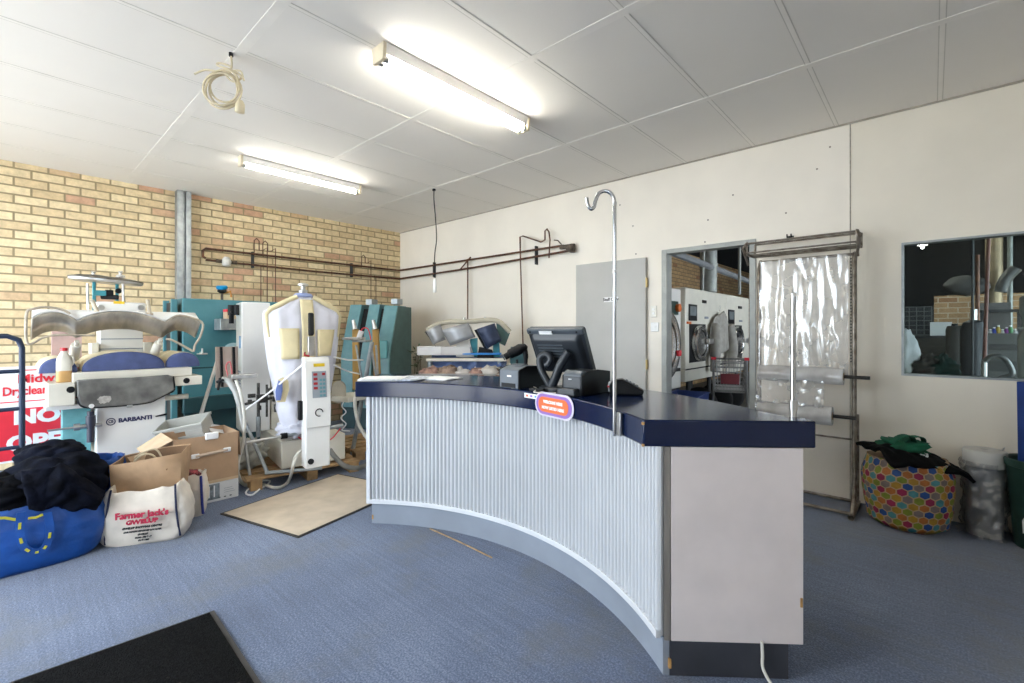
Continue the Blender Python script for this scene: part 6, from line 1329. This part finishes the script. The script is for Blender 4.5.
for k in range(7): b.tube([ca+Vector((-.25+.085*k,-.2,-.22)), ca+Vector((-.25+.085*k,-.2,.2))], .006, 5); b.tube([ca+Vector((-.25,-.2,-.22+.07*k)), ca+Vector((.26,-.2,-.22+.07*k))], .006, 5)
b.build('wires', MC['machine_grey_light'] if 'machine_grey_light' in MC else mat('wire_grey', (.14,.14,.14), .5), t); B().box(ca,( .5,.35,.4)).build('inner_box', darkmetal, t)
# white bundle and dark heap under the window
q = W(906,345,1.5); tag(B().blob((q.x-.04,1.5,1.12), (.28,.36,.5), .12, 2, 31, 32, 20, fold=.15).build('white_bundle', mat('white_sheet_cloth', (.62,.64,.66), .8, var=.08), loc=(q.x,1.5,.9), angle=180), 'tall white wrapped bundle at the left edge of the window', 'bundle')
t = thing('work_table', 'low dark work table below the workshop window', 'table', (7.0,1.55,0)); B().bx((6.35,1.15,.86),(6.98,2.0,.9)).build('top', darkmetal, t, bevel=.004)
for x in (6.4,6.93):
    for y in (1.2,1.95): B().bx((x-.03,y-.03,0),(x+.03,y+.03,.86)).build('leg', darkmetal, t)
for k, (x, m_, lab, s_) in enumerate(((925,mat('grey_heap_cloth',(.07,.065,.06),.9),'dark grey cloth heap behind the window sill',(.3,.3,.24)),(940,mat('deep_green_cloth',(.008,.05,.04),.85),'deep green cloth heap behind the window sill',(.26,.26,.22)))):
    q = W(x,370,1.5); tag(B().blob((q.x,1.5,.985), s_, .18, 2.4, 40+k, 28, 18, fold=.3).build('cloth_heap', m_, loc=(q.x,1.5,.9), angle=180), lab, 'cloth')
# dark cylinder tank, posts and pipes
def vpipe(x, y0, y1, Y, r, m, lab, cat='pipe', name='upright_pipe', x2=None):
    a = W(x, y0, Y); b_ = W(x if x2 is None else x2, y1, Y); tag(B().cyl(Vector((b_.x,Y,max(0,b_.z))), Vector((a.x,Y,a.z)), r).build(name, m, loc=(b_.x,Y,max(0,b_.z))), lab, cat)
vpipe(973, 180, 480, 2.6, .012, darkmetal, 'thin dark upright pipe in the workshop window', x2=972)
vpipe(990.5, 180, 480, 2.2, .016, mat('red_brown_pipe', (.16,.06,.045), .5, .2), 'red brown leaning pipe in the workshop window', x2=981)
vpipe(977.5, 255, 480, 3.4, .02, copper, 'dark brown pipe behind the red brown pipe')
vpipe(994, 210, 345, 5.4, .095, mat('dull_brass_flue', (.30,.22,.13), .45, .5, var=.12), 'tall brassy flue rising behind the window bench', 'flue', 'flue_pipe')
vpipe(1010, 200, 345, 5.6, .03, fl_, 'slim grey bent pipe right of the brassy flue')
q = W(970,340,3.0); t = thing('gas_cylinder', 'dark grey tall tank standing in the middle of the window view', 'tank', (q.x,3.0,0)); zt = W(970,320,3.0).z
B().lathe([(.10,0),(.115,.03),(.115,zt-.12),(.09,zt-.03),(.04,zt)], (q.x+.03,3.0,0), seg=24).build('body', mat('tank_grey', (.03,.032,.037), .45, .2), t); B().cyl((q.x+.03,3.0,zt-.005),(q.x+.03,3.0,zt+.12),.03).build('valve', steel, t)
q = W(960,335,3.6); t = thing('steel_drum', 'short steel drum left of the dark tank in the window', 'drum', (q.x,3.6,0)); B().lathe([(.16,0),(.165,.02),(.165,.5),(.17,.51),(.165,.53),(.165,1.36),(.15,1.41),(.0,1.42)], (q.x+.03,3.6,0), seg=28, caps=False).build('body', mat('drum_grey', (.11,.11,.105), .4, .5), t); B().cyl((q.x-.05,3.55,1.41),(q.x-.05,3.55,1.44),.03).build('bung', blackm, t)
# rack with shelf of bottles
a = W(984,310,4.2); b_ = W(1022,338,4.2); t = thing('bottle_shelf', 'dark metal shelf frame of small bottles behind the window', 'shelf', ((a.x+b_.x)/2,4.3,0))
for x in (a.x, b_.x):
    for y in (4.15,4.5): B().bx((x-.015,y-.015,0),(x+.015,y+.015,a.z)).build('post', darkmetal, t)
for z in (a.z, W(1000,337,4.2).z, .6): B().bx((a.x-.02,4.12,z-.025),(b_.x+.02,4.53,z)).build('board', darkmetal, t)
zs = W(1000,337,4.2).z
bcol = [((.55,.56,.55),'white'),((.03,.06,.35),'blue'),((.5,.35,.05),'amber'),((.6,.6,.58),'pale'),((.25,.05,.3),'purple'),((.1,.3,.12),'green'),((.5,.5,.5),'grey')]
for k, (c_, nm) in enumerate(bcol):
    x = a.x+.06+k*(b_.x-a.x-.1)/6.5; h_ = .10+.05*((k*7) % 3)/2; r = .026
    tt = thing('bottle', nm+' bottle on the workshop shelf seen through the window', 'bottle', (x,4.24,zs+.001), group='bottles on the workshop shelf'); m_ = mat('bottle_'+nm, c_, .35)
    B().lathe([(r*.9,0),(r,.005),(r,h_*.65),(r*.4,h_*.85),(r*.4,h_*.9)], (x,4.24,zs+.001), seg=14).build('body', m_, tt); B().cyl((x,4.24,zs+h_*.9),(x,4.24,zs+h_*1.02),r*.5, seg=12).build('cap', whitep, tt)
q = W(995,315,4.6); tag(B().box((q.x,4.62,W(995,318,4.6).z),(.3,.05,.42)).build('perforated_board', mat('mesh_grey', (.14,.13,.125), .6), loc=(q.x,4.62,1.5), bevel=.004), 'grey rectangular panel hung behind the bottle shelf', 'panel')
# machine front and round chrome mixer at the right
a = W(984,345,3.4); t = thing('grey_machine', 'grey machine with drawers behind the red brown pipe', 'machine', (a.x+.25,3.7,0)); gm = mat('machine_grey', (.07,.07,.068), .5, .2)
B().bx((a.x,3.4,.1),(a.x+.36,4.0,a.z+.06)).build('body', gm, t, bevel=.01)
for z in (1.25,1.05,.8,.5): B().bx((a.x+.03,3.385,z-.06),(a.x+.33,3.4,z+.07)).build('drawer', mat('machine_grey_light', (.13,.13,.125), .4, .3), t, bevel=.004)
for x in (.06,.3): B().cyl((a.x+x,3.6,0),(a.x+x,3.6,.1),.03).build('foot', rubber, t)
q = W(985,372,1.5); t = thing('curved_steel_guard', 'curved bright steel guard low in the window by the pipe', 'guard', (7.1,1.5,.9)); P = [W(x, y, 1.55) for x, y in ((984,362),(992,356),(1002,357),(1009,364),(1012,374),(1000,379))]
P = [Vector((p.x,1.55,max(p.z,.92))) for p in P]; B().tube(P, .02, 10, smooth=5).build('hoop', mat('dull_steel', (.25,.25,.25), .4, .8), t); B().tube([P[0], Vector((P[0].x,1.55,.9))], .02, 8).build('foot', steel, t)
a = W(1021,290,1.2); t = thing('pale_column_duct', 'pale steel duct column at the right edge of the window', 'duct', (a.x+.09,1.2,0)); B().lathe([(.11,0),(.11,1.3),(.085,1.36),(.085,1.46),(.1,1.5),(.1,1.62),(.085,1.64)], (a.x+.09,1.2,0), seg=24).build('duct', mat('pale_duct', (.42,.42,.40), .35, .6), t); B().cyl((a.x+.09,1.2,1.36),(a.x+.09,1.2,1.38),.115).build('clamp', steel, t)
# elbow duct high up
P = [W(x, y, 5.0) for x, y in ((1016,268),(1008,276),(1003,284),(1001,292))]; tag(B().tube(P, .07, 14, smooth=4).build('elbow_duct', mat('dark_duct', (.08,.08,.078), .5, .4), loc=P[0]), 'short grey elbow duct high right of the brassy flue', 'duct')
tag(B().blob(W(966,286,5.2), (.5,.3,.3), .1, 2, 50).build('hanging_bundle', mat('dark_bundle', (.05,.05,.05), .8), loc=W(966,286,5.2), angle=180), 'dark rounded bundle high up in the workshop window', 'bundle')
# workshop ceiling lamps: one seen, one added out of view for light
lq = W(922,241,5.2)
for (x, y, z, lab) in ((lq.x, 5.2, lq.z, 'workshop lamp seen at the top left of the window'), (4.9, 2.6, 4.1, 'added unseen workshop lamp over the cream dryers')):
    t = thing('workshop_light', lab, 'ceiling light', (x, y, z), group='workshop lamps'); b = B(); b.bx((x-.07,y-.6,z),(x+.07,y+.6,z+.06)); b.build('body', fit_m, t, bevel=.003)
    B().cyl((x,y-.58,z-.025),(x,y+.58,z-.025),.02).build('tube', tube_m, t)
    for yy in (y-.4, y+.4): B().cyl((x,yy,z+.05),(x,yy,4.6 if True else z),.006, seg=6).build('hanger', darkmetal, t)
